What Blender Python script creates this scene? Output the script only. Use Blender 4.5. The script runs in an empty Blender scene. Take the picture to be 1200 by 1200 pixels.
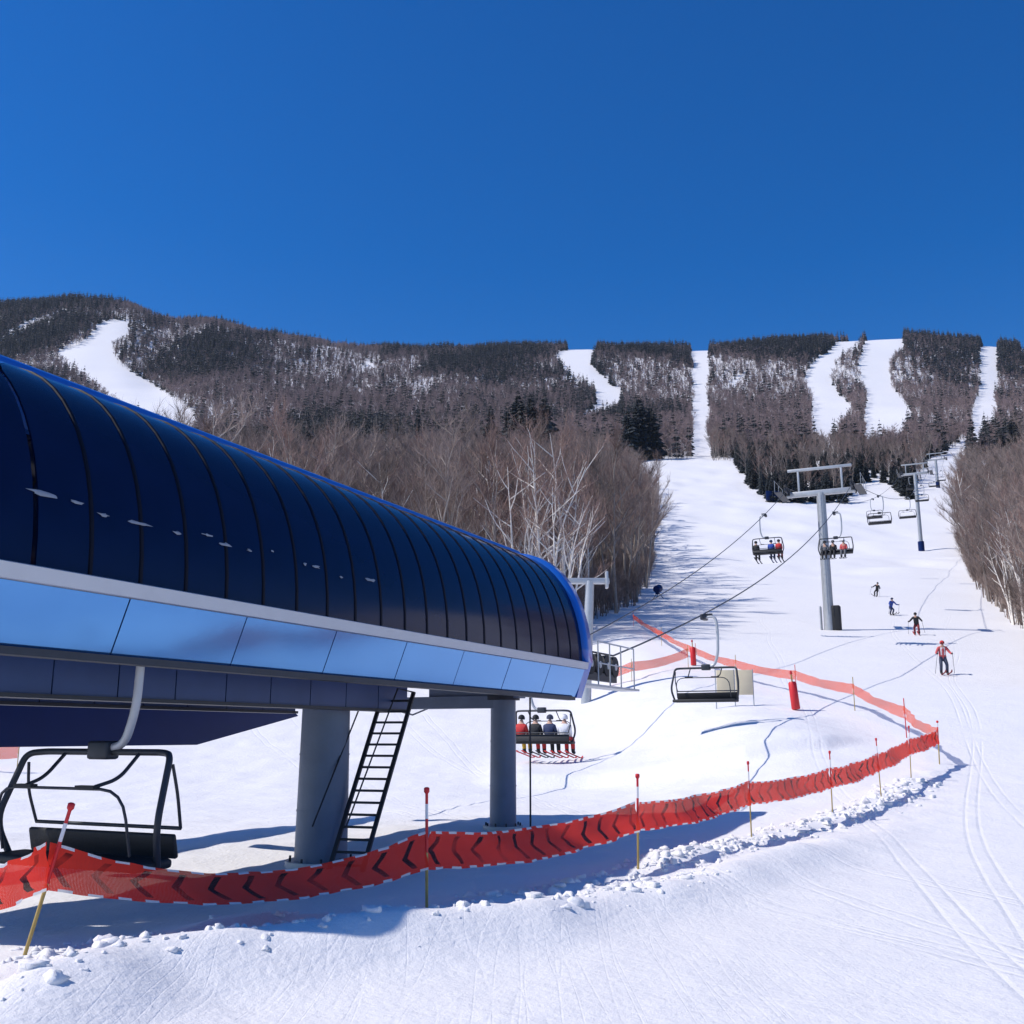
import bpy, bmesh, math, random
import numpy as np
from mathutils import Vector, Matrix

random.seed(7); RNG = np.random.default_rng(11)
R = math.radians
S = bpy.context.scene
COL = S.collection

# ------------------------------------------------------------------ camera
EYE = 1.9
PITCH = 12.3
cam_d = bpy.data.cameras.new('camera'); cam = bpy.data.objects.new('camera', cam_d); COL.objects.link(cam)
cam_d.sensor_width = 36; cam_d.sensor_height = 36; cam_d.lens = 36.0
cam_d.clip_start = 0.1; cam_d.clip_end = 6000
cam.location = (0, 0, EYE); cam.rotation_euler = (R(90 + PITCH), 0, 0)
S.camera = cam
S.render.resolution_x = 1024; S.render.resolution_y = 1024

# ------------------------------------------------------------------ light
SUN_EL = 49.5
LX, LY = 0.995, 0.10                      # horizontal heading of the light
w = bpy.data.worlds.new('World'); S.world = w; w.use_nodes = True
nt = w.node_tree; nt.nodes.clear()
out = nt.nodes.new('ShaderNodeOutputWorld'); bg = nt.nodes.new('ShaderNodeBackground')
sky = nt.nodes.new('ShaderNodeTexSky'); sky.sky_type = 'NISHITA'; sky.sun_disc = False
sky.sun_elevation = R(SUN_EL); sky.sun_rotation = math.atan2(-LX, -LY)
sky.altitude = 250; sky.air_density = 1.0; sky.dust_density = 0.15; sky.ozone_density = 4.0
hs = nt.nodes.new('ShaderNodeHueSaturation'); hs.inputs['Hue'].default_value = 0.512; hs.inputs['Saturation'].default_value = 1.42; hs.inputs['Value'].default_value = 0.97
bg.inputs['Strength'].default_value = 0.135
nt.links.new(sky.outputs[0], hs.inputs['Color']); nt.links.new(hs.outputs[0], bg.inputs[0]); nt.links.new(bg.outputs[0], out.inputs[0])
sun_d = bpy.data.lights.new('sun', 'SUN'); sun = bpy.data.objects.new('sun', sun_d); COL.objects.link(sun)
sun_d.energy = 4.3; sun_d.angle = R(0.53); sun_d.color = (1.0, 0.94, 0.865)
sun.rotation_euler = Vector((LX * math.cos(R(SUN_EL)), LY * math.cos(R(SUN_EL)), -math.sin(R(SUN_EL)))).to_track_quat('-Z', 'Y').to_euler()
S.view_settings.view_transform = 'Standard'; S.view_settings.look = 'None'
S.view_settings.exposure = 0.0; S.view_settings.gamma = 1.0; S.view_settings.use_curve_mapping = False

# ------------------------------------------------------------------ helpers
CT, ST = math.cos(R(PITCH)), math.sin(R(PITCH))
def ray(px, py):
    u = (px - 600) / 1200; v = (600 - py) / 1200
    return np.array([u, CT - v * ST, ST + v * CT])
def proj(x, y, z):
    x = np.asarray(x, float); y = np.asarray(y, float); z = np.asarray(z, float) - EYE
    dep = y * CT + z * ST
    return 600 + 1200 * x / dep, 600 - 1200 * (z * CT - y * ST) / dep
def at_y(px, py, y):
    d = ray(px, py); k = y / d[1]
    return Vector((d[0] * k, y, EYE + d[2] * k))

def _hash(ix, iy, s):
    n = (ix.astype(np.int64) * 374761393 + iy.astype(np.int64) * 668265263 + s * 144665) & 0x7fffffff
    n = ((n ^ (n >> 13)) * 1274126177) & 0x7fffffff
    return ((n ^ (n >> 16)) & 0xffff) / 65535.0
def vnoise(x, y, s=0):
    x = np.asarray(x, float); y = np.asarray(y, float)
    ix = np.floor(x); iy = np.floor(y); fx = x - ix; fy = y - iy
    fx = fx * fx * (3 - 2 * fx); fy = fy * fy * (3 - 2 * fy)
    a = _hash(ix, iy, s); b = _hash(ix + 1, iy, s); c = _hash(ix, iy + 1, s); d = _hash(ix + 1, iy + 1, s)
    return (a * (1 - fx) + b * fx) * (1 - fy) + (c * (1 - fx) + d * fx) * fy
def fbm(x, y, s=0, o=4):
    r = 0; a = 0.5
    for i in range(o):
        r = r + a * (vnoise(x * 2 ** i, y * 2 ** i, s + i) - 0.5); a *= 0.5
    return r
def sstep(a, b, x):
    t = np.clip((np.asarray(x, float) - a) / (b - a), 0, 1); return t * t * (3 - 2 * t)
def in_poly(poly, x, y):
    x = np.asarray(x, float); y = np.asarray(y, float); c = np.zeros(x.shape, bool)
    n = len(poly)
    for i in range(n):
        x1, y1 = poly[i]; x2, y2 = poly[(i + 1) % n]
        if y1 == y2: continue
        cond = ((y1 > y) != (y2 > y)) & (x < (x2 - x1) * (y - y1) / (y2 - y1) + x1)
        c ^= cond
    return c

class MB:
    def __init__(s): s.v = []; s.f = []; s.m = []; s.sm = []
    def add(s, vs, fs, mi=0, smooth=False):
        o = len(s.v); s.v += [tuple(p) for p in vs]
        for f in fs: s.f.append(tuple(o + i for i in f)); s.m.append(mi); s.sm.append(smooth)
    def box(s, c, d, rot=None, mi=0):
        vs = []
        for sx in (-.5, .5):
            for sy in (-.5, .5):
                for sz in (-.5, .5):
                    p = Vector((sx * d[0], sy * d[1], sz * d[2]))
                    if rot is not None: p = rot @ p
                    vs.append(p + Vector(c))
        s.add(vs, [(0, 1, 3, 2), (4, 6, 7, 5), (0, 4, 5, 1), (2, 3, 7, 6), (0, 2, 6, 4), (1, 5, 7, 3)], mi)
    def bevbox(s, c, d, b=0.02, rot=None, mi=0):
        bm = bmesh.new(); bmesh.ops.create_cube(bm, size=1)
        bmesh.ops.scale(bm, vec=d, verts=bm.verts)
        bmesh.ops.bevel(bm, geom=bm.edges[:], offset=b, segments=2, affect='EDGES', profile=0.5)
        vs = [((rot @ v.co) if rot is not None else v.co) + Vector(c) for v in bm.verts]
        s.add(vs, [[v.index for v in f.verts] for f in bm.faces], mi, True); bm.free()
    def tube(s, pts, r, n=8, mi=0, cap=True, smooth=True):
        pts = [Vector(p) for p in pts]
        rs = r if isinstance(r, (list, tuple)) else [r] * len(pts)
        vs = []; ref = None
        for i, p in enumerate(pts):
            t = (pts[min(i + 1, len(pts) - 1)] - pts[max(i - 1, 0)])
            if t.length < 1e-9: t = Vector((0, 0, 1))
            t.normalize()
            if ref is None:
                ref = Vector((0, 0, 1)) if abs(t.z) < 0.9 else Vector((1, 0, 0))
            a = t.cross(ref)
            if a.length < 1e-4: a = t.cross(Vector((0.3, 1, 0.2)))
            a.normalize(); b = a.cross(t).normalized(); ref = b
            for k in range(n):
                an = 2 * math.pi * k / n
                vs.append(p + (a * math.cos(an) + b * math.sin(an)) * rs[i])
        fs = []
        for i in range(len(pts) - 1):
            for k in range(n):
                fs.append((i * n + k, i * n + (k + 1) % n, (i + 1) * n + (k + 1) % n, (i + 1) * n + k))
        s.add(vs, fs, mi, smooth)
        if cap:
            o = (len(pts) - 1) * n
            s.add(vs[:n], [tuple(range(n - 1, -1, -1))], mi); s.add(vs[o:], [tuple(range(n))], mi)
    def prism(s, poly, axis, a, b, mi=0):
        """poly of 2D points extruded along local axis from a to b; axis 'x': (y,z), 'y': (x,z), 'z': (x,y)"""
        def P(p, h):
            return (h, p[0], p[1]) if axis == 'x' else (p[0], h, p[1]) if axis == 'y' else (p[0], p[1], h)
        n = len(poly); vs = [P(p, a) for p in poly] + [P(p, b) for p in poly]
        fs = [tuple(range(n - 1, -1, -1)), tuple(range(n, 2 * n))] + [(i, (i + 1) % n, n + (i + 1) % n, n + i) for i in range(n)]
        s.add(vs, fs, mi)
    def mesh(s, name):
        me = bpy.data.meshes.new(name); me.from_pydata(s.v, [], s.f); me.update()
        me.polygons.foreach_set('material_index', s.m); me.polygons.foreach_set('use_smooth', s.sm)
        bm = bmesh.new(); bm.from_mesh(me); bmesh.ops.recalc_face_normals(bm, faces=bm.faces); bm.to_mesh(me); bm.free()
        return me
    def build(s, name, mats, parent=None):
        return mkobj(name, s.mesh(name), mats, parent)
def mkobj(name, me, mats=None, parent=None):
    if mats is not None:
        for m in (mats if isinstance(mats, (list, tuple)) else [mats]): me.materials.append(m)
    o = bpy.data.objects.new(name, me); COL.objects.link(o)
    if parent is not None: o.parent = parent
    return o
def tag(o, label, cat, group=None):
    o['label'] = label; o['category'] = cat
    if group: o['group'] = group
    return o
def thing(name, label, cat, loc=(0, 0, 0), rz=0.0, group=None):
    o = bpy.data.objects.new(name, None); COL.objects.link(o); o.empty_display_size = 0.3
    o.location = loc; o.rotation_euler = (0, 0, rz)
    return tag(o, label, cat, group)
def copy_tree(o, parent=None):
    c = o.copy(); COL.objects.link(c); c.parent = parent
    for ch in list(o.children): copy_tree(ch, c)
    return c

# ------------------------------------------------------------------ materials
def pmat(name, col, rough=0.5, metal=0.0, var=0.0, vscale=5.0, bump=0.0, bscale=20.0, spec=0.5, coat=0.0, coords='Object', rnd=0.0):
    m = bpy.data.materials.new(name); m.use_nodes = True; n = m.node_tree; b = n.nodes['Principled BSDF']
    b.inputs['Base Color'].default_value = (*col, 1); b.inputs['Roughness'].default_value = rough; b.inputs['Metallic'].default_value = metal
    b.inputs['Specular IOR Level'].default_value = spec; b.inputs['Coat Weight'].default_value = coat
    tc = n.nodes.new('ShaderNodeTexCoord'); src = None
    if var > 0:
        no = n.nodes.new('ShaderNodeTexNoise'); no.inputs['Scale'].default_value = vscale; no.inputs['Detail'].default_value = 5
        n.links.new(tc.outputs[coords], no.inputs['Vector'])
        mx = n.nodes.new('ShaderNodeMix'); mx.data_type = 'RGBA'
        mx.inputs['A'].default_value = (*[c * (1 - var) for c in col], 1); mx.inputs['B'].default_value = (*[min(1, c * (1 + var)) for c in col], 1)
        n.links.new(no.outputs['Fac'], mx.inputs['Factor']); src = mx.outputs['Result']
    if rnd > 0:
        oi = n.nodes.new('ShaderNodeObjectInfo'); mr = n.nodes.new('ShaderNodeMapRange')
        mr.inputs['To Min'].default_value = 1 - rnd; mr.inputs['To Max'].default_value = 1 + rnd
        n.links.new(oi.outputs['Random'], mr.inputs['Value'])
        mm = n.nodes.new('ShaderNodeMix'); mm.data_type = 'RGBA'; mm.blend_type = 'MULTIPLY'; mm.inputs['Factor'].default_value = 1
        if src is not None: n.links.new(src, mm.inputs['A'])
        else: mm.inputs['A'].default_value = (*col, 1)
        n.links.new(mr.outputs['Result'], mm.inputs['B']); src = mm.outputs['Result']
    if src is not None: n.links.new(src, b.inputs['Base Color'])
    if bump > 0:
        n2 = n.nodes.new('ShaderNodeTexNoise'); n2.inputs['Scale'].default_value = bscale; n2.inputs['Detail'].default_value = 4
        n.links.new(tc.outputs[coords], n2.inputs['Vector'])
        bp = n.nodes.new('ShaderNodeBump'); bp.inputs['Strength'].default_value = bump; bp.inputs['Distance'].default_value = 0.05
        n.links.new(n2.outputs['Fac'], bp.inputs['Height']); n.links.new(bp.outputs[0], b.inputs['Normal'])
    return m

def snow_material():
    m = bpy.data.materials.new('snow'); m.use_nodes = True; n = m.node_tree; b = n.nodes['Principled BSDF']; L = n.links
    b.inputs['Roughness'].default_value = 0.62; b.inputs['Specular IOR Level'].default_value = 0.25
    g = n.nodes.new('ShaderNodeNewGeometry')
    def noise(scale, detail, vec=None, rough=0.55):
        t = n.nodes.new('ShaderNodeTexNoise'); t.inputs['Scale'].default_value = scale; t.inputs['Detail'].default_value = detail
        t.inputs['Roughness'].default_value = rough
        L.new(vec or g.outputs['Position'], t.inputs['Vector']); return t.outputs['Fac']
    def mapping(sc, rz):
        mp = n.nodes.new('ShaderNodeMapping'); mp.inputs['Scale'].default_value = sc; mp.inputs['Rotation'].default_value = (0, 0, rz)
        L.new(g.outputs['Position'], mp.inputs['Vector']); return mp.outputs[0]
    def math_(op, a, b_=None, c=None):
        x = n.nodes.new('ShaderNodeMath'); x.operation = op
        for i, q in enumerate((a, b_, c)):
            if q is None: continue
            if isinstance(q, (int, float)): x.inputs[i].default_value = q
            else: L.new(q, x.inputs[i])
        return x.outputs[0]
    big = noise(0.25, 4); fine = noise(9, 6, rough=0.7); mid = noise(1.6, 5)
    # skiers' tracks: thin lines from stretched, warped noise in two headings
    tr = None
    for sc, rz, lo in (((2.2, 0.10, 1), R(20), 0.012), ((2.6, 0.12, 1), R(-28), 0.010), ((1.6, 0.07, 1), R(48), 0.010)):
        f = noise(1.0, 1.5, mapping(sc, rz))
        d = math_('ABSOLUTE', math_('SUBTRACT', f, 0.5))
        k = math_('SMOOTH_MIN', math_('DIVIDE', d, lo), 1.0, 0.3)
        tr = k if tr is None else math_('MINIMUM', tr, k)
    # a few distinct ski tracks wandering down the open slope
    sp = n.nodes.new('ShaderNodeSeparateXYZ'); L.new(g.outputs['Position'], sp.inputs[0]); trk = None
    for a_, b_, c_, k_, p_ in ((7.6, -.36, .12, .35, .3), (6.9, -.22, .1, .3, 1.1), (2.2, .22, .15, .3, 2.2), (9.6, -.30, .2, .3, 4.0), (8.3, -.42, .15, .4, 5.0), (.4, .42, .3, .2, .6), (3.6, .33, .5, .12, 1.9)):
        for dx in (0.0, .27):
            cx = math_('ADD', math_('MULTIPLY', sp.outputs[1], b_), math_('MULTIPLY', math_('SINE', math_('ADD', math_('MULTIPLY', sp.outputs[1], k_), p_)), c_))
            d = math_('ABSOLUTE', math_('SUBTRACT', math_('SUBTRACT', sp.outputs[0], a_ + dx), cx))
            v = math_('MINIMUM', math_('DIVIDE', d, .055), 1.0)
            trk = v if trk is None else math_('MINIMUM', trk, v)
    # machine-groomed corduroy
    wv = n.nodes.new('ShaderNodeTexWave'); wv.inputs['Scale'].default_value = 2.6; wv.inputs['Distortion'].default_value = 1.2
    wv.inputs['Detail'].default_value = 2; wv.inputs['Detail Scale'].default_value = 0.6
    L.new(mapping((1, 1, 1), R(22)), wv.inputs['Vector'])
    h = math_('ADD', math_('MULTIPLY', mid, 0.5), math_('MULTIPLY', fine, 0.32))
    h = math_('ADD', h, math_('MULTIPLY', tr, 0.022))
    h = math_('ADD', h, math_('MULTIPLY', trk, math_('MULTIPLY', math_('SUBTRACT', big, .28), .42)))
    h = math_('ADD', h, math_('MULTIPLY', wv.outputs['Fac'], math_('MULTIPLY', big, 0.008)))
    bp = n.nodes.new('ShaderNodeBump'); bp.inputs['Strength'].default_value = 0.75; bp.inputs['Distance'].default_value = 0.11
    L.new(h, bp.inputs['Height']); L.new(bp.outputs[0], b.inputs['Normal'])
    mx = n.nodes.new('ShaderNodeMix'); mx.data_type = 'RGBA'
    mx.inputs['A'].default_value = (0.79, 0.785, 0.80, 1); mx.inputs['B'].default_value = (0.885, 0.875, 0.88, 1)
    cr = math_('ADD', math_('MULTIPLY', big, 0.6), math_('MULTIPLY', mid, 0.5))
    L.new(cr, mx.inputs['Factor']); L.new(mx.outputs['Result'], b.inputs['Base Color'])
    return m
SNOW = snow_material()
M = dict(
    white_steel=pmat('galvanised_steel', (0.46, 0.48, 0.50), 0.45, 0.35, 0.18, 3, 0.1, 30),
    dark_steel=pmat('dark_steel', (0.035, 0.04, 0.05), 0.5, 0.3, 0.25, 6),
    black=pmat('black_padding', (0.012, 0.013, 0.016), 0.6, 0, 0.3, 4, 0.15, 40),
    rubber=pmat('black_rubber', (0.018, 0.018, 0.02), 0.7, 0, 0.3, 8),
    column=pmat('column_paint', (0.15, 0.19, 0.26), 0.5, 0.1, 0.2, 2.5, 0.12, 14),
    beam=pmat('slate_beam', (0.03, 0.07, 0.20), 0.45, 0.1, 0.2, 2),
    blue=pmat('blue_paint', (0.012, 0.12, 0.52), 0.28, 0.0, 0.12, 2, 0, 10, 0.5, 0.4),
    navy=pmat('navy_panel', (0.002, 0.016, 0.095), 0.4, 0.0, 0.15, 2, spec=0.2),
    fascia=pmat('blue_metallic_fascia', (0.105, 0.30, 0.64), 0.15, 0.85, 0.06, 1.2, 0.02, 3),
    trim=pmat('pale_trim', (0.55, 0.56, 0.58), 0.45, 0.1, 0.08, 3),
    glass=pmat('tinted_acrylic', (0.0035, 0.009, 0.042), 0.13, 0.0, 0.4, 1.2, 0.0, 2.0, 0.16),
    rib=pmat('black_rib', (0.003, 0.004, 0.012), 0.6, spec=0.15),
    painted_glint=pmat('painted_glint', (0.24, 0.27, 0.33), 0.7, 0, .4, 9),  # pale colour standing in for the canopy's bright glints
    bamboo=pmat('bamboo', (0.42, 0.30, 0.09), 0.6, 0, 0.3, 9),
    red=pmat('red_plastic', (0.62, 0.02, 0.025), 0.5, 0, 0.12, 5),
    white=pmat('white_plastic', (0.75, 0.75, 0.76), 0.5, 0, 0.05, 5),
    beige=pmat('beige_board', (0.72, 0.62, 0.42), 0.6, 0, 0.12, 3),
    rope=pmat('steel_rope', (0.09, 0.095, 0.10), 0.5, 0.5),
    bark=pmat('grey_bark', (0.27, 0.235, 0.21), 0.85, 0, 0.35, 3, rnd=0.35),
    twig=pmat('brown_twigs', (0.25, 0.19, 0.165), 0.85, 0, 0.25, 1.0, rnd=0.4),
    red_twig=pmat('reddish_twigs', (0.26, 0.172, 0.145), 0.85, 0, 0.25, 1.0, rnd=0.3),
    birch=pmat('birch_bark', (0.74, 0.70, 0.65), 0.75, 0, 0.25, 3, rnd=0.12),
    needles=pmat('dark_needles', (0.014, 0.021, 0.026), 0.8, 0, 0.5, 1.2, rnd=0.55),
    skin=pmat('skin', (0.55, 0.33, 0.24), 0.55),
)
def net_material(name, transp, chev):
    m = bpy.data.materials.new(name); m.use_nodes = True; n = m.node_tree; n.nodes.clear(); L = n.links
    o = n.nodes.new('ShaderNodeOutputMaterial'); uv = n.nodes.new('ShaderNodeUVMap'); sx = n.nodes.new('ShaderNodeSeparateXYZ')
    L.new(uv.outputs[0], sx.inputs[0]); U, V = sx.outputs[0], sx.outputs[1]
    def mt(op, a, b=None):
        x = n.nodes.new('ShaderNodeMath'); x.operation = op
        for i, q in enumerate((a, b)):
            if q is None: continue
            if isinstance(q, (int, float)): x.inputs[i].default_value = q
            else: L.new(q, x.inputs[i])
        return x.outputs[0]
    def mix(f, a, b):
        x = n.nodes.new('ShaderNodeMix'); x.data_type = 'RGBA'; L.new(f, x.inputs['Factor'])
        for k, q in (('A', a), ('B', b)):
            if isinstance(q, tuple): x.inputs[k].default_value = q
            else: L.new(q, x.inputs[k])
        return x.outputs['Result']
    red = (0.86, 0.06, 0.04, 1) if chev else (0.85, 0.13, 0.06, 1)
    col = red; tr = transp
    if chev:
        av = mt('ABSOLUTE', mt('SUBTRACT', V, 0.5))
        ph = mt('FRACT', mt('SUBTRACT', mt('DIVIDE', U, 0.36), mt('MULTIPLY', av, 1.0)))
        ins = mt('LESS_THAN', av, 0.37)
        c = mt('MULTIPLY', mt('LESS_THAN', ph, 0.19), ins)
        nz = n.nodes.new('ShaderNodeTexNoise'); nz.inputs['Scale'].default_value = .9; nz.inputs['Detail'].default_value = 3; L.new(uv.outputs[0], nz.inputs['Vector'])
        fd = n.nodes.new('ShaderNodeMapRange'); fd.inputs['From Min'].default_value = .36; fd.inputs['From Max'].default_value = .56; fd.inputs['To Min'].default_value = .18; fd.inputs['To Max'].default_value = .96
        L.new(nz.outputs['Fac'], fd.inputs['Value']); c = mt('MULTIPLY', c, fd.outputs[0])
        col = mix(c, red, (0.02, 0.016, 0.018, 1))
        edge = mt('GREATER_THAN', av, 0.435)
        dash = mt('MULTIPLY', edge, mt('LESS_THAN', mt('FRACT', mt('DIVIDE', U, 0.25)), 0.5))
        col = mix(dash, col, (0.78, 0.78, 0.80, 1))
    df = n.nodes.new('ShaderNodeBsdfDiffuse'); tl = n.nodes.new('ShaderNodeBsdfTranslucent'); tp = n.nodes.new('ShaderNodeBsdfTransparent')
    if isinstance(col, tuple): df.inputs[0].default_value = col; tl.inputs[0].default_value = col
    else: L.new(col, df.inputs[0]); L.new(col, tl.inputs[0])
    a = n.nodes.new('ShaderNodeMixShader'); a.inputs[0].default_value = 0.35; L.new(df.outputs[0], a.inputs[1]); L.new(tl.outputs[0], a.inputs[2])
    b = n.nodes.new('ShaderNodeMixShader'); L.new(a.outputs[0], b.inputs[1]); L.new(tp.outputs[0], b.inputs[2])
    # woven mesh: small holes on a regular grid
    hx = mt('LESS_THAN', mt('FRACT', mt('DIVIDE', U, 0.012)), math.sqrt(transp)); hy = mt('LESS_THAN', mt('FRACT', mt('MULTIPLY', V, 38)), math.sqrt(transp))
    L.new(mt('MULTIPLY', hx, hy), b.inputs[0])
    L.new(b.outputs[0], o.inputs[0]); return m
M['net'] = net_material('chevron_banner_mesh', 0.06, True)
M['net_far'] = net_material('orange_netting', 0.28, False)

# ------------------------------------------------------------------ terrain
PY = np.array([-400, -60, 0, 8, 12, 16, 20, 25, 30, 36, 40, 55, 60, 75, 83, 100, 115, 150, 208, 250, 324, 400, 520, 650, 800, 1000, 1300, 1450, 1700, 2100], float)
PZ = np.array([-14, -3.2, -1.75, -1.95, -1.97, -1.93, -1.8, -1.4, -.72, .35, 1.06, 3.2, 4.0, 7.0, 8.5, 11.8, 15, 22.7, 36.7, 50, 77, 106.5, 148, 196, 258, 345, 515, 555, 520, 400], float)
def pchip(x, xs, ys):
    h = np.diff(xs); dl = np.diff(ys) / h; m = np.zeros_like(xs)
    for i in range(1, len(xs) - 1):
        if dl[i - 1] * dl[i] > 0:
            w1 = 2 * h[i] + h[i - 1]; w2 = h[i] + 2 * h[i - 1]; m[i] = (w1 + w2) / (w1 / dl[i - 1] + w2 / dl[i])
    m[0] = dl[0]; m[-1] = dl[-1]
    x = np.clip(x, xs[0], xs[-1]); i = np.clip(np.searchsorted(xs, x) - 1, 0, len(xs) - 2)
    t = (x - xs[i]) / h[i]
    return ((1 + 2 * t) * (1 - t) ** 2) * ys[i] + t * (1 - t) ** 2 * h[i] * m[i] + t * t * (3 - 2 * t) * ys[i + 1] + t * t * (t - 1) * h[i] * m[i + 1]
# skyline (photo pixels, tree tops taken off) turned into the ridge's height at its distance
SKX = [-700, -200, 0, 100, 150, 190, 250, 300, 420, 500, 600, 690, 760, 830, 900, 960, 1060, 1150, 1200, 1500, 1900]
SKY = [420, 372, 362, 358, 362, 378, 380, 393, 411, 414, 411, 409, 412, 411, 407, 401, 397, 405, 409, 430, 450]
SKA = []; SKR = []
for px_, py_ in zip(SKX, SKY):
    d_ = ray(px_, py_); SKA.append(d_[0] / d_[1]); SKR.append(d_[2] / d_[1])
SKA = np.array(SKA); SKR = np.array(SKR)
def base_h(x, y):
    x = np.asarray(x, float); y = np.asarray(y, float)
    yw = sstep(9, 1, x) * sstep(18, 32, y) * (1 - sstep(52, 88, y))
    z = pchip(y - 12 * yw, PY, PZ)
    a = x / np.maximum(y, 50)
    ridge = np.interp(a, SKA, SKR) * 1300 / 515.0
    k = sstep(420, 1250, y)
    z = z * (1 + k * (ridge - 1))
    far = sstep(60, 500, y)
    z = z + far * 26 * fbm(x / 260, y / 260, 3, 4) * (1 - sstep(1050, 1300, y) * 0.8)
    z = z + sstep(14, 70, np.abs(y)) * 0.7 * fbm(x / 22, y / 22, 9, 3)
    z = z + 0.10 * fbm(x / 4.5, y / 4.5, 21, 3)
    z = z + sstep(120, 190, y) * (1 - sstep(520, 600, y)) * 2.2 * fbm(x / 9, y / 11, 15, 2)
    # the open slope on the far left lies lower than the piste
    z = z - sstep(-12, -40, x) * sstep(28, 45, y) * (1 - sstep(60, 140, y)) * .3
    return z + EYE
def hit(px, py, h=0.0, f=None):
    f = f or base_h
    d = ray(px, py); ys = np.concatenate([np.arange(3, 120, 0.1), np.arange(120, 1700, 1.0)])
    k = ys / d[1]; zz = EYE + d[2] * k - f(d[0] * k, ys) - h
    idx = np.where(zz < 0)[0]
    i = idx[0] if len(idx) else len(ys) - 1
    y = ys[i]
    if i > 0 and zz[i] < 0: y = ys[i - 1] + (ys[i] - ys[i - 1]) * zz[i - 1] / (zz[i - 1] - zz[i])
    k = y / d[1]
    return np.array([d[0] * k, y, EYE + d[2] * k - h])

# lift axis
AZ = math.atan(0.47); DX, DY = math.sin(AZ), math.cos(AZ)
NX, NY = -DY, DX                                    # to the left of the line
LC = 13.3 * math.cos(AZ)                            # distance of the lift's centre line from the camera
def TL(t, L): return t * DX + L * NX, t * DY + L * NY

# fence route: near run by pole feet, far run by the height of the net
near_px = [(-215, 1210), (26, 1133), (500, 1078), (748, 1027), (881, 988), (976, 962), (1033, 938), (1068, 916)]
FN = [hit(*p)[:2] for p in near_px]
far_px = [(1098, 861), (1060, 833), (1000, 806), (932, 790), (862, 777), (815, 762), (775, 742), (742, 722)]
FF = [hit(*p, 0.85)[:2] for p in far_px]
FENCE = np.array([FN[0] + (FN[0] - FN[1]) * 4] + FN + FF[:6])
PIT = [tuple(p) for p in FENCE] + [(-2, 60), (-60, 60), (-60, float(FENCE[0][1]))]
def fence_dist(x, y):
    d = np.full(np.shape(x), 1e9)
    for i in range(len(FENCE) - 1):
        ax, ay = FENCE[i]; bx, by = FENCE[i + 1]; ex, ey = bx - ax, by - ay
        t = np.clip(((x - ax) * ex + (y - ay) * ey) / (ex * ex + ey * ey), 0, 1)
        d = np.minimum(d, np.hypot(x - ax - t * ex, y - ay - t * ey))
    return d
def height(x, y):
    x = np.asarray(x, float); y = np.asarray(y, float)
    shp = np.broadcast(x, y).shape
    z = base_h(x, y) + np.zeros(shp); x = x + np.zeros(shp); y = y + np.zeros(shp)
    near = (y > -40) & (y < 62) & (np.abs(x) < 62)
    if near.any():
        xn, yn = x[near], y[near]
        d = fence_dist(xn, yn); ins = in_poly(PIT, xn, yn)
        t = xn * DX + yn * DY
        dep = sstep(0.3, 3.6, d) * (1 - sstep(17, 27, t)) * 0.12
        zz = -dep * ins
        nearrun = 1 - sstep(24, 34, yn)
        lump = 0.5 + 1.3 * np.clip(fbm(xn / 0.55, yn / 0.55, 40, 3) + 0.12, 0, 1) + 0.9 * np.clip(fbm(xn / 1.9, yn / 1.9, 47, 2), 0, 1)
        zz += np.exp(-((d - 0.12) / 0.42) ** 2) * 0.13 * lump * nearrun
        zz += (~ins) * np.exp(-((d - 1.35) / .65) ** 2) * 0.20 * (1 - sstep(16, 22, yn)) * (.7 + 1.2 * (vnoise(xn / 1.6, yn / 1.6, 91)))
        zz += (~ins) * .07 * np.exp(-(d / 2.2) ** 2) * fbm(xn / .5, yn / .5, 66, 3) * nearrun * 2
        zz += .035 * fbm(xn / 1.1, yn / 1.1, 68, 4)
        # churned snow in the loading yard
        zz += ins * 0.16 * fbm(xn / 1.3, yn / 1.3, 60, 3) * sstep(0.5, 2, d)
        # edge of the ramp
        rx, ry = RAMP[:, 0], RAMP[:, 1]
        yr = np.interp(xn, rx, ry, left=-99, right=-99)
        m_ = (yr > 0)
        zz += m_ * 0.34 * sstep(-0.25, 0.5, yn - yr) * (1 - sstep(2.0, 9, yn - yr)) * np.minimum(sstep(rx[0], rx[0] + 2, xn), 1 - sstep(rx[-1] - 3, rx[-1], xn))
        # mound by the near end of the banner
        for cx, cy, sx_, hh in ((-2.9, 11.1, 0.6, 0.12), (-4.6, 10.3, 0.9, 0.06), (-1.1, 12.9, 0.6, 0.06), (2.2, 16.2, 0.5, 0.14), (2.9, 16.6, 0.35, 0.12)):
            zz += hh * np.exp(-((xn - cx) ** 2 + (yn - cy) ** 2) / sx_ ** 2)
        z[near] += zz
    return z
RAMP = np.array([[-1.5, 34.5], [3.0, 33.2], [7.0, 31.5], [9.6, 31.8], [12, 33.5]])

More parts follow.
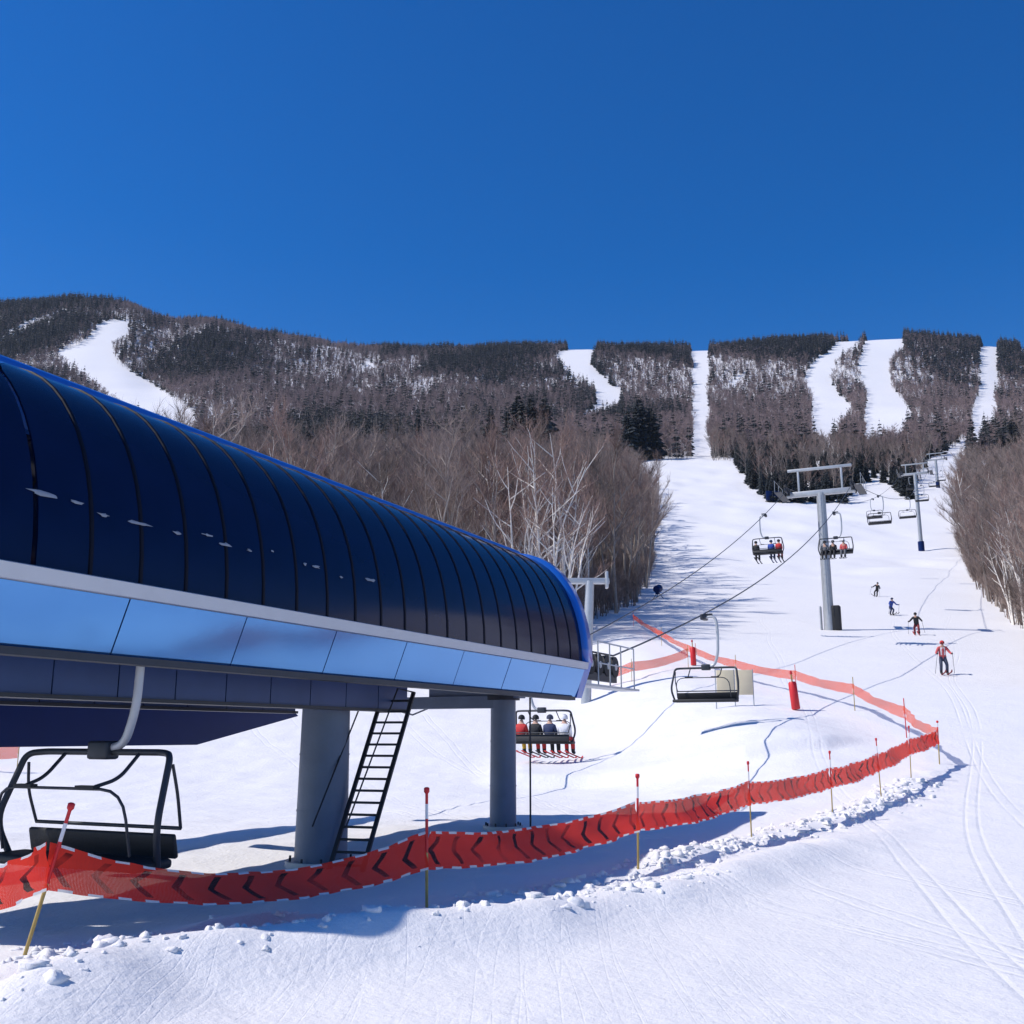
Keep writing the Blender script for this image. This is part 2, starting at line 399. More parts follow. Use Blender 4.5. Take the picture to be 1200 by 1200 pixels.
def axis(segs):
    """segs: list of (start, end, step0, step1)"""
    r = []
    for a, b, s0, s1 in segs:
        p = a
        while p < b - 1e-6:
            r.append(p); p += s0 + (s1 - s0) * (p - a) / (b - a)
    r.append(segs[-1][1]); return np.array(r)
gx = axis([(0, 11, .11, .11), (11, 40, .14, .9), (40, 200, .9, 5), (200, 1700, 5, 55)])
gx = np.concatenate([-gx[:0:-1], gx])
gy = axis([(-380, -20, 40, 3), (-20, 3, 3, .4), (3, 30, .10, .12), (30, 45, .14, .3), (45, 130, .35, 1.4), (130, 450, 1.4, 5), (450, 1450, 5, 9), (1450, 2000, 10, 40)])
X, Y = np.meshgrid(gx, gy)
Z = height(X, Y)
nxv, nyv = len(gx), len(gy)
me = bpy.data.meshes.new('snow_ground')
me.vertices.add(nxv * nyv)
me.vertices.foreach_set('co', np.stack([X.ravel(), Y.ravel(), Z.ravel()], 1).ravel())
ii, jj = np.meshgrid(np.arange(nxv - 1), np.arange(nyv - 1))
q = (jj * nxv + ii).ravel()
quads = np.stack([q, q + 1, q + 1 + nxv, q + nxv], 1)
me.loops.add(quads.size); me.loops.foreach_set('vertex_index', quads.ravel())
me.polygons.add(len(quads)); me.polygons.foreach_set('loop_start', np.arange(len(quads)) * 4); me.polygons.foreach_set('loop_total', np.full(len(quads), 4))
me.update(calc_edges=True); me.polygons.foreach_set('use_smooth', np.ones(len(quads), bool))
ground = mkobj('snow_ground', me, SNOW); ground['kind'] = 'structure'; ground['label'] = 'white snow covered ground, ski piste and mountain side'
def gz(x, y): return float(height(np.array([x]), np.array([y]))[0])

# ------------------------------------------------------------------ lift terminal
T0, L0, Z0 = 10.0, LC, gz(*TL(10, LC))
# local frame: x along the line, y to the left, z up; written with t, L and height above the eye
lx, ly = TL(T0, L0)
term = thing('lift_terminal', 'long chairlift terminal with dark tinted curved canopy and glossy blue fascia', 'lift terminal', (lx, ly, Z0), math.pi / 2 - AZ)
def q3(t, L, z): return Vector((t - T0, L - L0, z + EYE - Z0))
TS, TE = 6.1, 21.5
LN, LT = 8.2, 10.0                                 # near skirt, near roof tube
def sec(ph):                                       # canopy curve, ph 0..1
    a = ph * math.pi / 2
    return LN + 0.03 + (LT - LN) * (1 - math.cos(a) ** 0.9), 1.56 + 2.49 * math.sin(a) ** 0.96
NS = 14
PITCH_P = 0.7
LM = 10.75                                         # the canopy covers the near side of the lift only
mirror = lambda L: 2 * LM - L
def slope_t(z): return TS + 1.35 * max(0.0, min(1.0, (z - 1.56) / 2.49)) ** 5     # raked rear end
panel_me = {}
npan = int(round((TE - 0.35 - TS) / PITCH_P)); step = (TE - 0.35 - TS) / npan
def canopy_panel(side, i):
    b = MB(); vs = []; th = 0.02
    for off in (0, th):
        for k in range(NS + 1):
            L, z = sec(k / NS); L2 = L + off
            if side: L2 = mirror(L2)
            for t in (0.03, step - 0.03):
                vs.append((max(t, min(step - .029, slope_t(z) - TS - i * step)), L2 - LC, z - off * 0.3))
    fs = []; n2 = (NS + 1) * 2
    for k in range(NS):
        for o in (0, n2):
            fs.append((o + 2 * k, o + 2 * k + 1, o + 2 * k + 3, o + 2 * k + 2))
    b.add(vs, fs, 0, True)
    return b.mesh('canopy_panel')
def rib_mesh(side):
    b = MB(); vs = []
    for k in range(NS + 1):
        L, z = sec(k / NS); L0_, z0_ = sec(max(0, k - .5) / NS); L1_, z1_ = sec(min(NS, k + .5) / NS)
        tn = Vector((L1_ - L0_, z1_ - z0_)).normalized(); nn = Vector((-tn.y, tn.x))
        for t, o in ((-0.032, -0.015), (-0.019, 0.013), (0.019, 0.013), (0.032, -0.015)):
            LL = L + nn.x * o
            if side: LL = mirror(LL)
            vs.append((t, LL - LC, z + nn.y * o))
    fs = []
    for k in range(NS):
        for j in range(4): fs.append((4 * k + j, 4 * k + (j + 1) % 4, 4 * k + 4 + (j + 1) % 4, 4 * k + 4 + j))
    b.add(vs, fs + [(0, 1, 2, 3), (4 * NS, 4 * NS + 3, 4 * NS + 2, 4 * NS + 1)], 0, False); return b.mesh('rib')
for side in (0, 1):
    pms = [canopy_panel(side, i) for i in range(4)]
    for pm in pms: pm.materials.append(M['glass'])
    rm = rib_mesh(side); rm.materials.append(M['rib'])
    for i in range(npan):
        o = bpy.data.objects.new('canopy_panel', pms[min(i, 3)]); COL.objects.link(o); o.parent = term; o.location = q3(TS + i * step, LC, 0)
        if i * step < 1.36: continue
        o = bpy.data.objects.new('rib', rm); COL.objects.link(o); o.parent = term; o.location = q3(TS + i * step, LC, 0)
# bright glints in the tinted panels, put in as thin pale patches
fr = random.Random(5)
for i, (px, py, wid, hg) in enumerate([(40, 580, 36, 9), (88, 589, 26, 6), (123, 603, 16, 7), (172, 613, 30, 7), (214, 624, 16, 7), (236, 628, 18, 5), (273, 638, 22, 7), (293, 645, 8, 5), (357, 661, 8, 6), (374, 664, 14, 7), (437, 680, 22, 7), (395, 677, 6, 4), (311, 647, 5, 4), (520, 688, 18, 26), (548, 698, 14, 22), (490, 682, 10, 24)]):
    big = hg > 15
    # find where the view ray meets the canopy curve
    d = ray(px, py); best = None
    for k in range(1, 60):
        L, z = sec(k / 60); kk = z / d[2]; x_, y_ = d[0] * kk, d[1] * kk
        Lr = x_ * NX + y_ * NY
        e = abs(Lr - L)
        if best is None or e < best[0]: best = (e, k / 60, x_ * DX + y_ * DY)
    ph, t = best[1], best[2]
    L, z = sec(ph); La, za = sec(ph - .02); Lb, zb = sec(ph + .02)
    tn = Vector((0, Lb - La, zb - za)).normalized(); nn = Vector((0, -tn.z, tn.y)); ax = Vector((1, 0, 0))
    dist = math.hypot(*TL(t, L)); sw = wid / 1200 * dist * 0.62; sh = hg / 1200 * dist * 0.36
    if big: continue
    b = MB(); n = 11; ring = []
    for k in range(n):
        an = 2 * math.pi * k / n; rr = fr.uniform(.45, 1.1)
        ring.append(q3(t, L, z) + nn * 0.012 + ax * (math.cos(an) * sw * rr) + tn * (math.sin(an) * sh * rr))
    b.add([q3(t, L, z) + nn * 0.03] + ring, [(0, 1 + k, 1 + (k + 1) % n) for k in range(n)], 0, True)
    b.build('glint_patch', M['painted_glint'], term)
# roof, tubes
for side in (0, 1):
    mL = (lambda L: L) if not side else mirror
    b = MB(); b.tube([q3(TS + 1.3, mL(LT - .04), 4.13), q3(TE - .05, mL(LT - .04), 4.13)], 0.10, 10); b.build('roof_tube', M['blue'], term)
    b = MB(); b.box(q3((TS + 1.35 + TE) / 2, mL(LT - .10), 4.035), (TE - TS - 1.45, .12, .06)); b.build('roof_gutter', M['blue'], term)
    # pale lip under the canopy
    b = MB(); b.prism([(mL(L) - L0, z + EYE - Z0) for L, z in ((LN - .10, 1.405), (LN - .12, 1.55), (LN + .02, 1.585), (LN + .12, 1.56), (LN + .12, 1.405))], 'x', TS - T0, TE - .36 - T0)
    b.build('trim_strip', M['trim'], term)
    # fascia panels
    nf = 8; fs_ = (TE - .36 - TS) / nf
    for i in range(nf):
        t0 = TS + i * fs_ + .008; t1 = TS + (i + 1) * fs_ - .008
        tw = random.uniform(-.004, .004)
        b = MB()
        A = [(t0, LN - .02 + tw, 1.40), (t1, LN - .02 - tw, 1.40), (t1, LN + .20 - tw, .82), (t0, LN + .20 + tw, .82)]
        vs = [q3(t, mL(L), z) for t, L, z in A] + [q3(t, mL(L + .04), z) for t, L, z in A]
        b.add(vs, [(0, 1, 2, 3), (7, 6, 5, 4), (0, 4, 5, 1), (1, 5, 6, 2), (2, 6, 7, 3), (3, 7, 4, 0)])
        b.build('fascia_panel', M['fascia'], term)
    b = MB(); b.prism([(mL(L) - L0, z + EYE - Z0) for L, z in ((LN + .15, .74), (LN + .15, .815), (LN + .34, .815), (LN + .34, .74))], 'x', TS - T0, TE - .5 - T0)
    b.build('fascia_lip', M['dark_steel'], term)
b = MB()
prof = [(LT + (mirror(LT) - LT) * k / 12, 4.06 + .22 * math.sin(math.pi * k / 12)) for k in range(13)]
prof2 = [(L, z - .05) for L, z in prof[::-1]]
b.prism([(L - L0, z + EYE - Z0) for L, z in prof + prof2], 'x', TS + 1.35 - T0, TE - T0); b.build('roof', M['blue'], term)
# arched end frame and slanted end of the fascia
for side in (0, 1):
    mL = (lambda L: L) if not side else mirror
    b = MB(); vs = []
    for k in range(NS + 1):
        L, z = sec(k / NS); La, za = sec(max(0, k - .5) / NS); Lb, zb = sec(min(NS, k + .5) / NS)
        tn = Vector((Lb - La, zb - za)).normalized(); nn = Vector((-tn.y, tn.x))
        for t, o in ((TE - .36, -.06), (TE - .36, .075), (TE + .02, .095), (TE + .02, -.30)):
            vs.append(q3(t, mL(L + nn.x * o), z + nn.y * o))
    fs = []
    for k in range(NS):
        for j in range(4): fs.append((4 * k + j, 4 * k + (j + 1) % 4, 4 * k + 4 + (j + 1) % 4, 4 * k + 4 + j))
    b.add(vs, fs + [(0, 1, 2, 3), (4 * NS, 4 * NS + 3, 4 * NS + 2, 4 * NS + 1)], 0, True)
    b.build('end_frame', M['blue'], term)
    b = MB()
    A = [(TE - .352, LN - .03, 1.555), (TE + .03, LN - .06, 1.60), (TE - .05, LN + .18, .80), (TE - .352, LN + .18, .80)]
    vs = [q3(t, mL(L), z) for t, L, z in A] + [q3(t, mL(L + .16), z) for t, L, z in A]
    b.add(vs, [(0, 1, 2, 3), (7, 6, 5, 4), (0, 4, 5, 1), (1, 5, 6, 2), (2, 6, 7, 3), (3, 7, 4, 0)]); b.build('end_cap', M['blue'], term)
# rear wall (out of the picture)
b = MB(); ring = [sec(k / NS) for k in range(NS + 1)]
poly = [(LN + .2, .82)] + ring + [(mirror(L), z) for L, z in ring[::-1]] + [(mirror(LN + .2), .82)]
vs = [q3(slope_t(z) - o, L, z) for o in (.01, .06) for L, z in poly]; n = len(poly)
b.add(vs, [tuple(range(n)), tuple(range(2 * n - 1, n - 1, -1))] + [(i, (i + 1) % n, n + (i + 1) % n, n + i) for i in range(n)]); b.build('rear_wall', M['blue'], term)
# inner beams carrying the chairs' rail, end at the ladder
for L, te, nm in ((9.55, 15.8, 'inner_beam'), (mirror(9.55), 15.8, 'inner_beam')):
    n = 10
    for i in range(n):
        t0 = TS + .2 + (te - TS - .2) * i / n; t1 = TS + .2 + (te - TS - .2) * (i + 1) / n
        b = MB(); b.box(q3((t0 + t1) / 2, L, .66), (t1 - t0 - .02, .18, .44)); b.build('inner_beam_panel', M['beam'], term)
    b = MB(); b.box(q3((TS + te) / 2, L - .005, .915), (te - TS, .34, .05)); b.box(q3((TS + te) / 2, L, .415), (te - TS, .3, .045)); b.build(nm, M['dark_steel'], term)
for t in (TS + 1, 11, 14.4, 20.2):
    b = MB(); b.box(q3(t, LC, .70), (.28, 2 * (LC - 9.75), .26)); b.build('cross_beam', M['column'], term)
# drive bullwheel
b = MB(); c = q3(9.4, LM, 1.1)
b.tube([c + Vector((math.cos(a) * 1.5, math.sin(a) * 1.5, 0)) for a in [2 * math.pi * k / 40 for k in range(41)]], .09, 6, cap=False)
for k in range(6): a = k * math.pi / 3; b.tube([c, c + Vector((math.cos(a) * 1.5, math.sin(a) * 1.5, 0))], .07, 6)
b.tube([c, c + Vector((0, 0, .5))], .3, 12); b.build('bullwheel', M['dark_steel'], term)
# dark lower skirt on the far side
b = MB(); LF = 15.6
b.prism([(t - T0, z + EYE - Z0) for t, z in ((TS, -.2), (17.4, -.2), (20.9, .46), (19.2, 1.5), (TS, 1.5))], 'y', LF - L0, LF + .07 - L0)
b.build('far_skirt', M['navy'], term)
b = MB(); b.box(q3(12.5, LF + .3, .9), (12, .45, .06)); b.build('far_skirt_shelf', M['navy'], term)
# columns
def column(t, L, r0, r1, top):
    x, y = TL(t, L); g = gz(x, y) - EYE
    b = MB(); b.tube([q3(t, L, g - .3), q3(t, L, top)], [r0, r1], 24); c = b.build('column', M['column'], term)
    b2 = MB(); b2.tube([q3(t, L, g - .2), q3(t, L, g + .06)], r0 + .14, 24); b2.build('column_foot', M['white_steel'], c)
    for k in range(10):
        an = k * math.pi / 5; b2 = MB(); pb = q3(t, L, g + .05) + Vector((math.cos(an), math.sin(an), 0)) * (r0 + .08); b2.tube([pb, pb + Vector((0, 0, .07))], .02, 6); b2.build('anchor_bolt', M['dark_steel'], c)
    for zz_ in (.32, .66):
        b2 = MB(); zc = g + (top - g) * zz_; rr_ = r0 + (r1 - r0) * zz_; b2.tube([q3(t, L, zc - .012), q3(t, L, zc + .012)], rr_ + .006, 24); b2.build('weld_seam', M['column'], c)
    b2 = MB(); b2.tube([q3(t, L, top - .06), q3(t, L, top + .04)], r1 + .09, 24); b2.build('column_flange', M['dark_steel'], c)
column(14.35, 10.15, .43, .39, .58); column(20.3, 9.75, .285, .27, .80)
b = MB(); b.box(q3(20.3, 10.4, .90), (.34, 2.2, .24)); b.build('column_head_beam', M['column'], term)
b = MB(); b.box(q3(14.35, 10.15, .68), (1.3, .95, .2)); b.build('column_head_beam', M['column'], term)
# ladder
xg, yg = TL(15.2, 9.3); gl = gz(xg, yg) - EYE
lad = MB(); LB0 = q3(13.95, 9.1, gl - .05); LB1 = q3(15.4, 9.1, .72); wv = Vector((-.08, .56, 0))
for s_ in (0, 1): lad.box((LB0 + LB1) / 2 + wv * s_, (.07, .035, (LB1 - LB0).length), (LB1 - LB0).to_track_quat('Z', 'Y').to_matrix())
lo = lad.build('ladder', M['dark_steel'], term)
for k in range(15):
    p = LB0.lerp(LB1, (k + .6) / 15.4); rg = MB(); rg.tube([p, p + wv], .022, 6); rg.build('rung', M['dark_steel'], lo)
for s_ in (0, 1):
    p = LB0 + wv * s_ + Vector((-.28, .1, .9)); hr = MB(); hr.tube([LB0 + wv * s_ + Vector((-.32, .1, .7)), LB1 + wv * s_ + Vector((-.36, .1, .05)), LB1 + wv * s_], .014, 6); hr.build('handrail', M['dark_steel'], lo)
# cable conduit at the second column
b = MB(); x_, y_ = TL(20.6, 9.25); g2 = gz(x_, y_) - EYE
b.tube([q3(20.6, 9.25, g2), q3(20.6, 9.25, .8)], .022, 6); b.build('conduit', M['dark_steel'], term)
# sheave train, catwalk and guard rail where the rope leaves
for L in (LC - 3.0,):
    b = MB(); zs = 0 if L < LC else -1.3; b.box(q3(23.2, L, 1.42 + zs), (4.6, .12, .2)); sh = b.build('sheave_beam', M['dark_steel'], term)
    for k in range(8):
        t = 21.3 + k * .58; wq = MB(); c = q3(t, L, 1.72 + zs); wq.tube([c + Vector((0, -.08, 0)), c + Vector((0, .08, 0))], .27, 18); ww = wq.build('sheave_wheel', M['rubber'], term)
        hq = MB(); hq.tube([c + Vector((0, -.1, 0)), c + Vector((0, .1, 0))], .09, 10); hq.build('hub', M['white_steel'], ww)
    so = -.45 if L < LC else .45
    b = MB(); b.box(q3(23.3, L + so, 1.12), (4.2, .5, .05)); b.build('catwalk', M['white_steel'], term)
    b = MB()
    for t in (22.6, 23.4, 24.2, 25.2): b.tube([q3(t, L + so * 1.4, 1.14), q3(t, L + so * 1.4, 2.15)], .018, 6)
    b.tube([q3(22.6, L + so * 1.4, 2.15), q3(25.2, L + so * 1.4, 2.15)], .02, 6); b.tube([q3(22.6, L + so * 1.4, 1.65), q3(25.2, L + so * 1.4, 1.65)], .018, 6)
    b.build('guard_rail', M['white_steel'], term)

# ------------------------------------------------------------------ line towers
TG = 2.62
def line_pt(y): return 0.47 * y - 13.3, y
def tower(y, top_z, label, pad, fs=1.0):
    x, _ = line_pt(y); g = gz(x, y); H = top_z - g
    t = thing('lift_tower', label, 'lift tower', (x, y, g), -AZ, 'towers of the chairlift line')
    b = MB(); b.tube([(0, 0, -.4), (0, 0, H - .1)], [.42, .36], 20); c = b.build('column', M['white_steel'], t)
    b = MB(); b.bevbox((0, 0, H - .05), (2 * TG + .3, .5, .42), .05); b.build('crossarm', M['white_steel'], t)
    b = MB()
    for s in (-1, 1): b.bevbox((s * 1.75, 0, H + 1.05), (.16, .16, 1.8), .02)
    b.bevbox((0, 0, H + 2.05), (5.2, .2, .22), .02); b.build('lifting_frame', M['white_steel'], t)
    for s in (-1, 1):
        b = MB(); b.box((s * TG, 0, H + .1), (.12, 3.6, .24)); b.box((s * TG, 0, H + .02), (.3, .6, .3)); tr = b.build('sheave_beam', M['dark_steel'], t)
        for k in range(6):
            wq = MB(); yy = -1.5 + .6 * k; wq.tube([(s * TG - .09, yy, H + .3), (s * TG + .09, yy, H + .3)], .24, 14); wq.build('sheave_wheel', M['rubber'], tr)
        b = MB(); b.box((s * (TG + .55), 0, H - .1), (.6, 3.8, .05)); b.build('catwalk', M['dark_steel'], t)
        b = MB()
        for yy in (-1.8, 0, 1.8): b.tube([(s * (TG + .8), yy, H - .1), (s * (TG + .8), yy, H + .9)], .02, 5)
        b.tube([(s * (TG + .8), -1.8, H + .9), (s * (TG + .8), 1.8, H + .9)], .02, 5); b.build('guard_rail', M['white_steel'], t)
    b = MB()
    for s in (-.18, .18): b.tube([(s, -.55, 1.5), (s, -.5, H)], .02, 5)
    ld = b.build('ladder', M['white_steel'], t)
    for k in range(int((H - 1.6) / .4)):
        if pad: rg = MB(); rg.tube([(-.18, -.55, 1.7 + .4 * k), (.18, -.55, 1.7 + .4 * k)], .014, 4); rg.build('rung', M['white_steel'], ld)
    if pad:
        b = MB(); b.bevbox((.60, .1, .95), (.62, .9, 2.0), .06); b.build('base_pad', M['black'], t)
        b = MB(); b.bevbox((-.62, 0, .95), (.12, .6, 2.0), .04); b.build('side_board', M['white_steel'], t)
    else:
        b = MB(); b.tube([(0, 0, -.1), (0, 0, 2.0)], .62, 12); b.build('base_pad', M['navy'], t)
    return Vector((x, y, g + H + .56))
TW = []
TW.append(tower(83, EYE + 19.8, 'grey lift tower with a black pad at its foot, beside the skiers', True))
TW.append(tower(208, EYE + 53.6, 'grey lift tower with a dark padded foot, second up the line', False))
TW.append(tower(318, EYE + 86.6, 'grey lift tower at the top of the piste near the trees, third up the line', False))
# haul rope
def rope_pts(side):
    """side +1 right strand, -1 left strand"""
    Lr = LC - 3.0 * side
    p0 = Vector((*TL(21.0, Lr), EYE + (2.0 if side == 1 else 1.1))); p1 = Vector((*TL(25.4, Lr), EYE + (2.02 if side == 1 else .56)))
    ps = [p0, p1]
    for q in TW: ps.append(q + Vector((math.cos(AZ) * TG * side, -math.sin(AZ) * TG * side, 0)))
    xe, ye = line_pt(430); ps.append(Vector((xe + 2.4 * side, ye, gz(xe, ye) + 11)))
    out = [p0]
    for i in range(1, len(ps) - 1):
        a, b = ps[i], ps[i + 1]; sag = (b - a).length * 0.024
        n = 26
        for k in range(n):
            f = k / n; p = a.lerp(b, f); p.z -= 4 * sag * f * (1 - f); out.append(p)
    out.append(ps[-1]); return out
RP = {1: rope_pts(1), -1: rope_pts(-1)}
b = MB()
for s in (1, -1): b.tube(RP[s], .026, 5)
tag(b.build('haul_rope', M['rope']), 'dark steel haul rope strung from the terminal over the towers', 'cable')
def on_rope(s, y):
    P = RP[s]
    for a, c in zip(P[:-1], P[1:]):
        if a.y <= y <= c.y:
            return a.lerp(c, (y - a.y) / (c.y - a.y))
    return P[-1]

# ------------------------------------------------------------------ chairs (local: x across, +y faces forward, grip at origin, hangs down)
def arc(pts, n=6):
    """round a polyline's corners"""
    pts = [Vector(p) for p in pts]; out = [pts[0]]
    for i in range(1, len(pts) - 1):
        a, p, c = pts[i - 1], pts[i], pts[i + 1]
        r = min((a - p).length, (c - p).length) * .45
        s = p + (a - p).normalized() * r; e = p + (c - p).normalized() * r
        for k in range(n + 1):
            f = k / n; out.append((s * (1 - f) + p * f) * (1 - f) + (p * (1 - f) + e * f) * f)
    out.append(pts[-1]); return out
CW = 1.17
def make_chair():
    t = thing('lift_chair', 'x', 'lift chair')
    b = MB(); b.bevbox((0, 0, -.04), (.16, .5, .2), .03); b.box((.12, -.1, .06), (.3, .12, .06)); b.build('grip', M['dark_steel'], t)
    b = MB(); b.tube(arc([(.0, 0, -.05), (.40, 0, -.02), (.46, 0, -.5), (.44, 0, -1.3), (.30, 0, -1.72), (-.05, 0, -1.74)]), .048, 10); b.build('hanger', M['white_steel'], t)
    b = MB(); b.bevbox((0, 0, -1.76), (.30, .2, .2), .03); b.build('clamp', M['dark_steel'], t)
    b = MB(); b.tube(arc([(-CW + .10, .18, -2.92), (-CW, .34, -2.52), (-CW + .10, .10, -1.80), (-CW + .3, 0, -1.78), (CW - .3, 0, -1.78), (CW - .10, .10, -1.80), (CW, .34, -2.52), (CW - .10, .18, -2.92)]), .036, 8); b.build('frame', M['dark_steel'], t)
    b = MB(); b.bevbox((0, .24, -2.90), (2 * CW - .16, .52, .10), .035); b.build('seat', M['black'], t)
    b = MB(); rot = Matrix.Rotation(R(-14), 3, 'X'); b.bevbox((0, -.07, -2.74), (2 * CW - .2, .06, .26), .025, rot); b.build('backrest', M['black'], t)
    b = MB(); b.tube([(-CW + .1, -.12, -2.56), (CW - .1, -.12, -2.56)], .022, 6)
    for s in (-1, 1): b.tube(arc([(s * (CW - .1), -.12, -2.56), (s * (CW - .06), .0, -2.2), (s * (CW - .1), .06, -1.9)]), .018, 6)
    b.build('back_rail', M['dark_steel'], t)
    # raised restraint bar with foot rests
    b = MB()
    for s in (-1, 1): b.tube(arc([(s * .55, 0, -1.78), (s * .55, .28, -2.05), (s * .5, .55, -2.12)]), .02, 6)
    b.tube(arc([(-CW + .25, .42, -2.80), (-CW + .25, .58, -2.14), (CW - .25, .58, -2.14), (CW - .25, .42, -2.80)], 4), .016, 6)
    rb = b.build('restraint_bar', M['dark_steel'], t)
    for s in (-1, 1):
        b = MB(); b.box((s * .45, .60, -2.12), (.26, .09, .03)); b.build('foot_rest', M['rubber'], rb)
    return t
chair0 = make_chair(); used = [False]
def place_chair(loc, side, label, group=None):
    c = chair0 if not used[0] else copy_tree(chair0)
    used[0] = True
    c['label'] = label
    if group: c['group'] = group
    elif 'group' in c: del c['group']
    c.location = loc
    # right strand comes down (faces -d), left strand goes up (faces +d); the hanger bulges outwards on both
    c.rotation_euler = (0, 0, -AZ + (math.pi if side == 1 else 0))
    return c
# the hanger arm is at local +x; make it point outwards: right strand turned by 180 deg has +x inwards, so mirror with scale
CH = []
def chair_on(side, y, label, dz=-.08, group=None):
    p = on_rope(side, y); c = place_chair(p + Vector((0, 0, dz)), side, label, group); c.scale = (-1, 1, 1); CH.append(c); return c
pA = at_y(150, 768, 11.2)
cA = place_chair(Vector((*TL(8.6, LC - 3.0), EYE + 1.60)), 1, 'empty black chair hanging under the lift terminal'); cA.scale = (-1, 1, 1)
cB = chair_on(1, 35.6, 'empty black chair hanging low over the snow beside the beige board')
cC = chair_on(-1, 37.5, 'chair with four riders hanging behind the thin terminal column')
cD = chair_on(-1, 75.0, 'chair with three riders, one blue and one red jacket, before the big tower')
cE = chair_on(1, 69.5, 'chair with three riders hanging right beside the big tower column')
cF = chair_on(1, 101, 'empty dark chair hanging just uphill of the big tower')
for y, s, lb in ((139, 1, 'small far chair coming down halfway between the first and second tower'), (176, 1, 'small far chair coming down just below the second tower'), (228, 1, 'tiny far chair coming down just above the second tower'),
              (150, -1, 'small far chair going up beyond the big tower head'), (236, -1, 'tiny far chair going up just above the second tower'), (275, 1, 'tiny far chair coming down below the third tower')):
    chair_on(s, y, lb)

# ------------------------------------------------------------------ people
PC = {}
def cloth(name, col):
    if name not in PC: PC[name] = pmat(name, col, 0.75, 0, 0.25, 7, 0.25, 25)
    return PC[name]
def skin_body(joints, edges, name):
    """joints: list of (pos, radius, zone); one continuous skinned surface, zones by nearest bone"""
    me = bpy.data.meshes.new(name + '_sk'); me.from_pydata([j[0] for j in joints], edges, []); me.update()
    o = bpy.data.objects.new(name + '_sk', me); COL.objects.link(o)
    md = o.modifiers.new('skin', 'SKIN'); md.use_smooth_shade = True
    o.modifiers.new('sub', 'SUBSURF').levels = 1
    for i, j in enumerate(joints):
        sv = me.skin_vertices[0].data[i]; sv.radius = (j[1], j[1]); sv.use_root = (i == 0)
    dg = bpy.context.evaluated_depsgraph_get(); dg.update()
    m2 = bpy.data.meshes.new_from_object(o.evaluated_get(dg)); m2.name = name
    bpy.data.objects.remove(o); bpy.data.meshes.remove(me)
    ez = []
    for a, c in edges:
        ez.append((Vector(joints[a][0]), Vector(joints[c][0]), max(joints[a][2], joints[c][2])))
    mi = []
    for p in m2.polygons:
        c = p.center; best = (9, 0)
        for a, e, z in ez:
            ab = e - a; t = max(0, min(1, (c - a).dot(ab) / max(ab.length_squared, 1e-9))); d = (a + ab * t - c).length
            if d < best[0]: best = (d, z)
        mi.append(best[1])
    m2.materials.clear()
    for k in range(5): m2.materials.append(None)
    m2.polygons.foreach_set('material_index', mi)
    return m2
# zones: 0 jacket, 1 trousers, 2 boots, 3 gloves, 4 face
def stand_body(crouch, name, arms=0.25):
    hz = .95 - .30 * crouch; lean = .10 + .38 * crouch
    ch = (0, lean, hz + .48 - .06 * crouch); nk = (0, lean + .04, hz + .60 - .08 * crouch); hd = (0, lean + .08, hz + .74 - .08 * crouch)
    J = [((0, 0, hz), .155, 0), ((0, lean * .5, hz + .24), .15, 0), (ch, .165, 0), (nk, .075, 4), (hd, .095, 4)]
    E = [(0, 1), (1, 2), (2, 3), (3, 4)]
    for s in (-1, 1):
        k = len(J)
        J += [((s * .11, 0.0, hz - .06), .115, 1), ((s * .15, .10 + .26 * crouch, .52 - .06 * crouch), .088, 1), ((s * .15, .0 + .04 * crouch, .22), .082, 1), ((s * .15, 0.0, .10), .075, 2), ((s * .15, .16, .07), .058, 2)]
        E += [(0, k), (k, k + 1), (k + 1, k + 2), (k + 2, k + 3), (k + 3, k + 4)]
        k = len(J)
        J += [((s * .20, ch[1], ch[2] + .03), .085, 0), ((s * (.30 + arms * .2), ch[1] + .06, ch[2] - .24), .065, 0), ((s * (.30 + arms * .3), ch[1] + .30, ch[2] - .34), .05, 0), ((s * (.29 + arms * .3), ch[1] + .40, ch[2] - .34), .045, 3)]
        E += [(2, k), (k, k + 1), (k + 1, k + 2), (k + 2, k + 3)]
    return skin_body(J, E, name), hd, [J[-1][0]]
def sit_body(name):
    # origin = seat surface under the hips, faces +y
    ch = (0, -.02, .50); hd = (0, .03, .78)
    J = [((0, 0, .13), .15, 0), ((0, -.03, .32), .15, 0), (ch, .16, 0), ((0, .0, .63), .075, 4), (hd, .095, 4)]
    E = [(0, 1), (1, 2), (2, 3), (3, 4)]
    for s in (-1, 1):
        k = len(J)
        J += [((s * .10, .06, .10), .11, 1), ((s * .12, .46, .09), .088, 1), ((s * .12, .52, -.26), .08, 1), ((s * .12, .52, -.38), .072, 2), ((s * .12, .68, -.41), .056, 2)]
        E += [(0, k), (k, k + 1), (k + 1, k + 2), (k + 2, k + 3), (k + 3, k + 4)]
        k = len(J)
        J += [((s * .18, -.02, .52), .085, 0), ((s * .22, .06, .28), .065, 0), ((s * .14, .26, .20), .05, 0), ((s * .12, .36, .18), .045, 3)]
        E += [(2, k), (k, k + 1), (k + 1, k + 2), (k + 2, k + 3)]
    return skin_body(J, E, name), hd
def helmet_mesh(hd):
    b = MB(); n, m_ = 14, 7; c = Vector(hd) + Vector((0, -.005, .035)); vs = []; fs = []
    for i in range(m_ + 1):
        ph = (i / m_) * R(108)
        for k in range(n):
            a = 2 * math.pi * k / n; vs.append(c + Vector((math.sin(ph) * math.cos(a) * .122, math.sin(ph) * math.sin(a) * .142, math.cos(ph) * .128)))
    for i in range(m_):
        for k in range(n): fs.append((i * n + k, i * n + (k + 1) % n, (i + 1) * n + (k + 1) % n, (i + 1) * n + k))
    b.add(vs, fs, 0, True); return b.mesh('helmet')
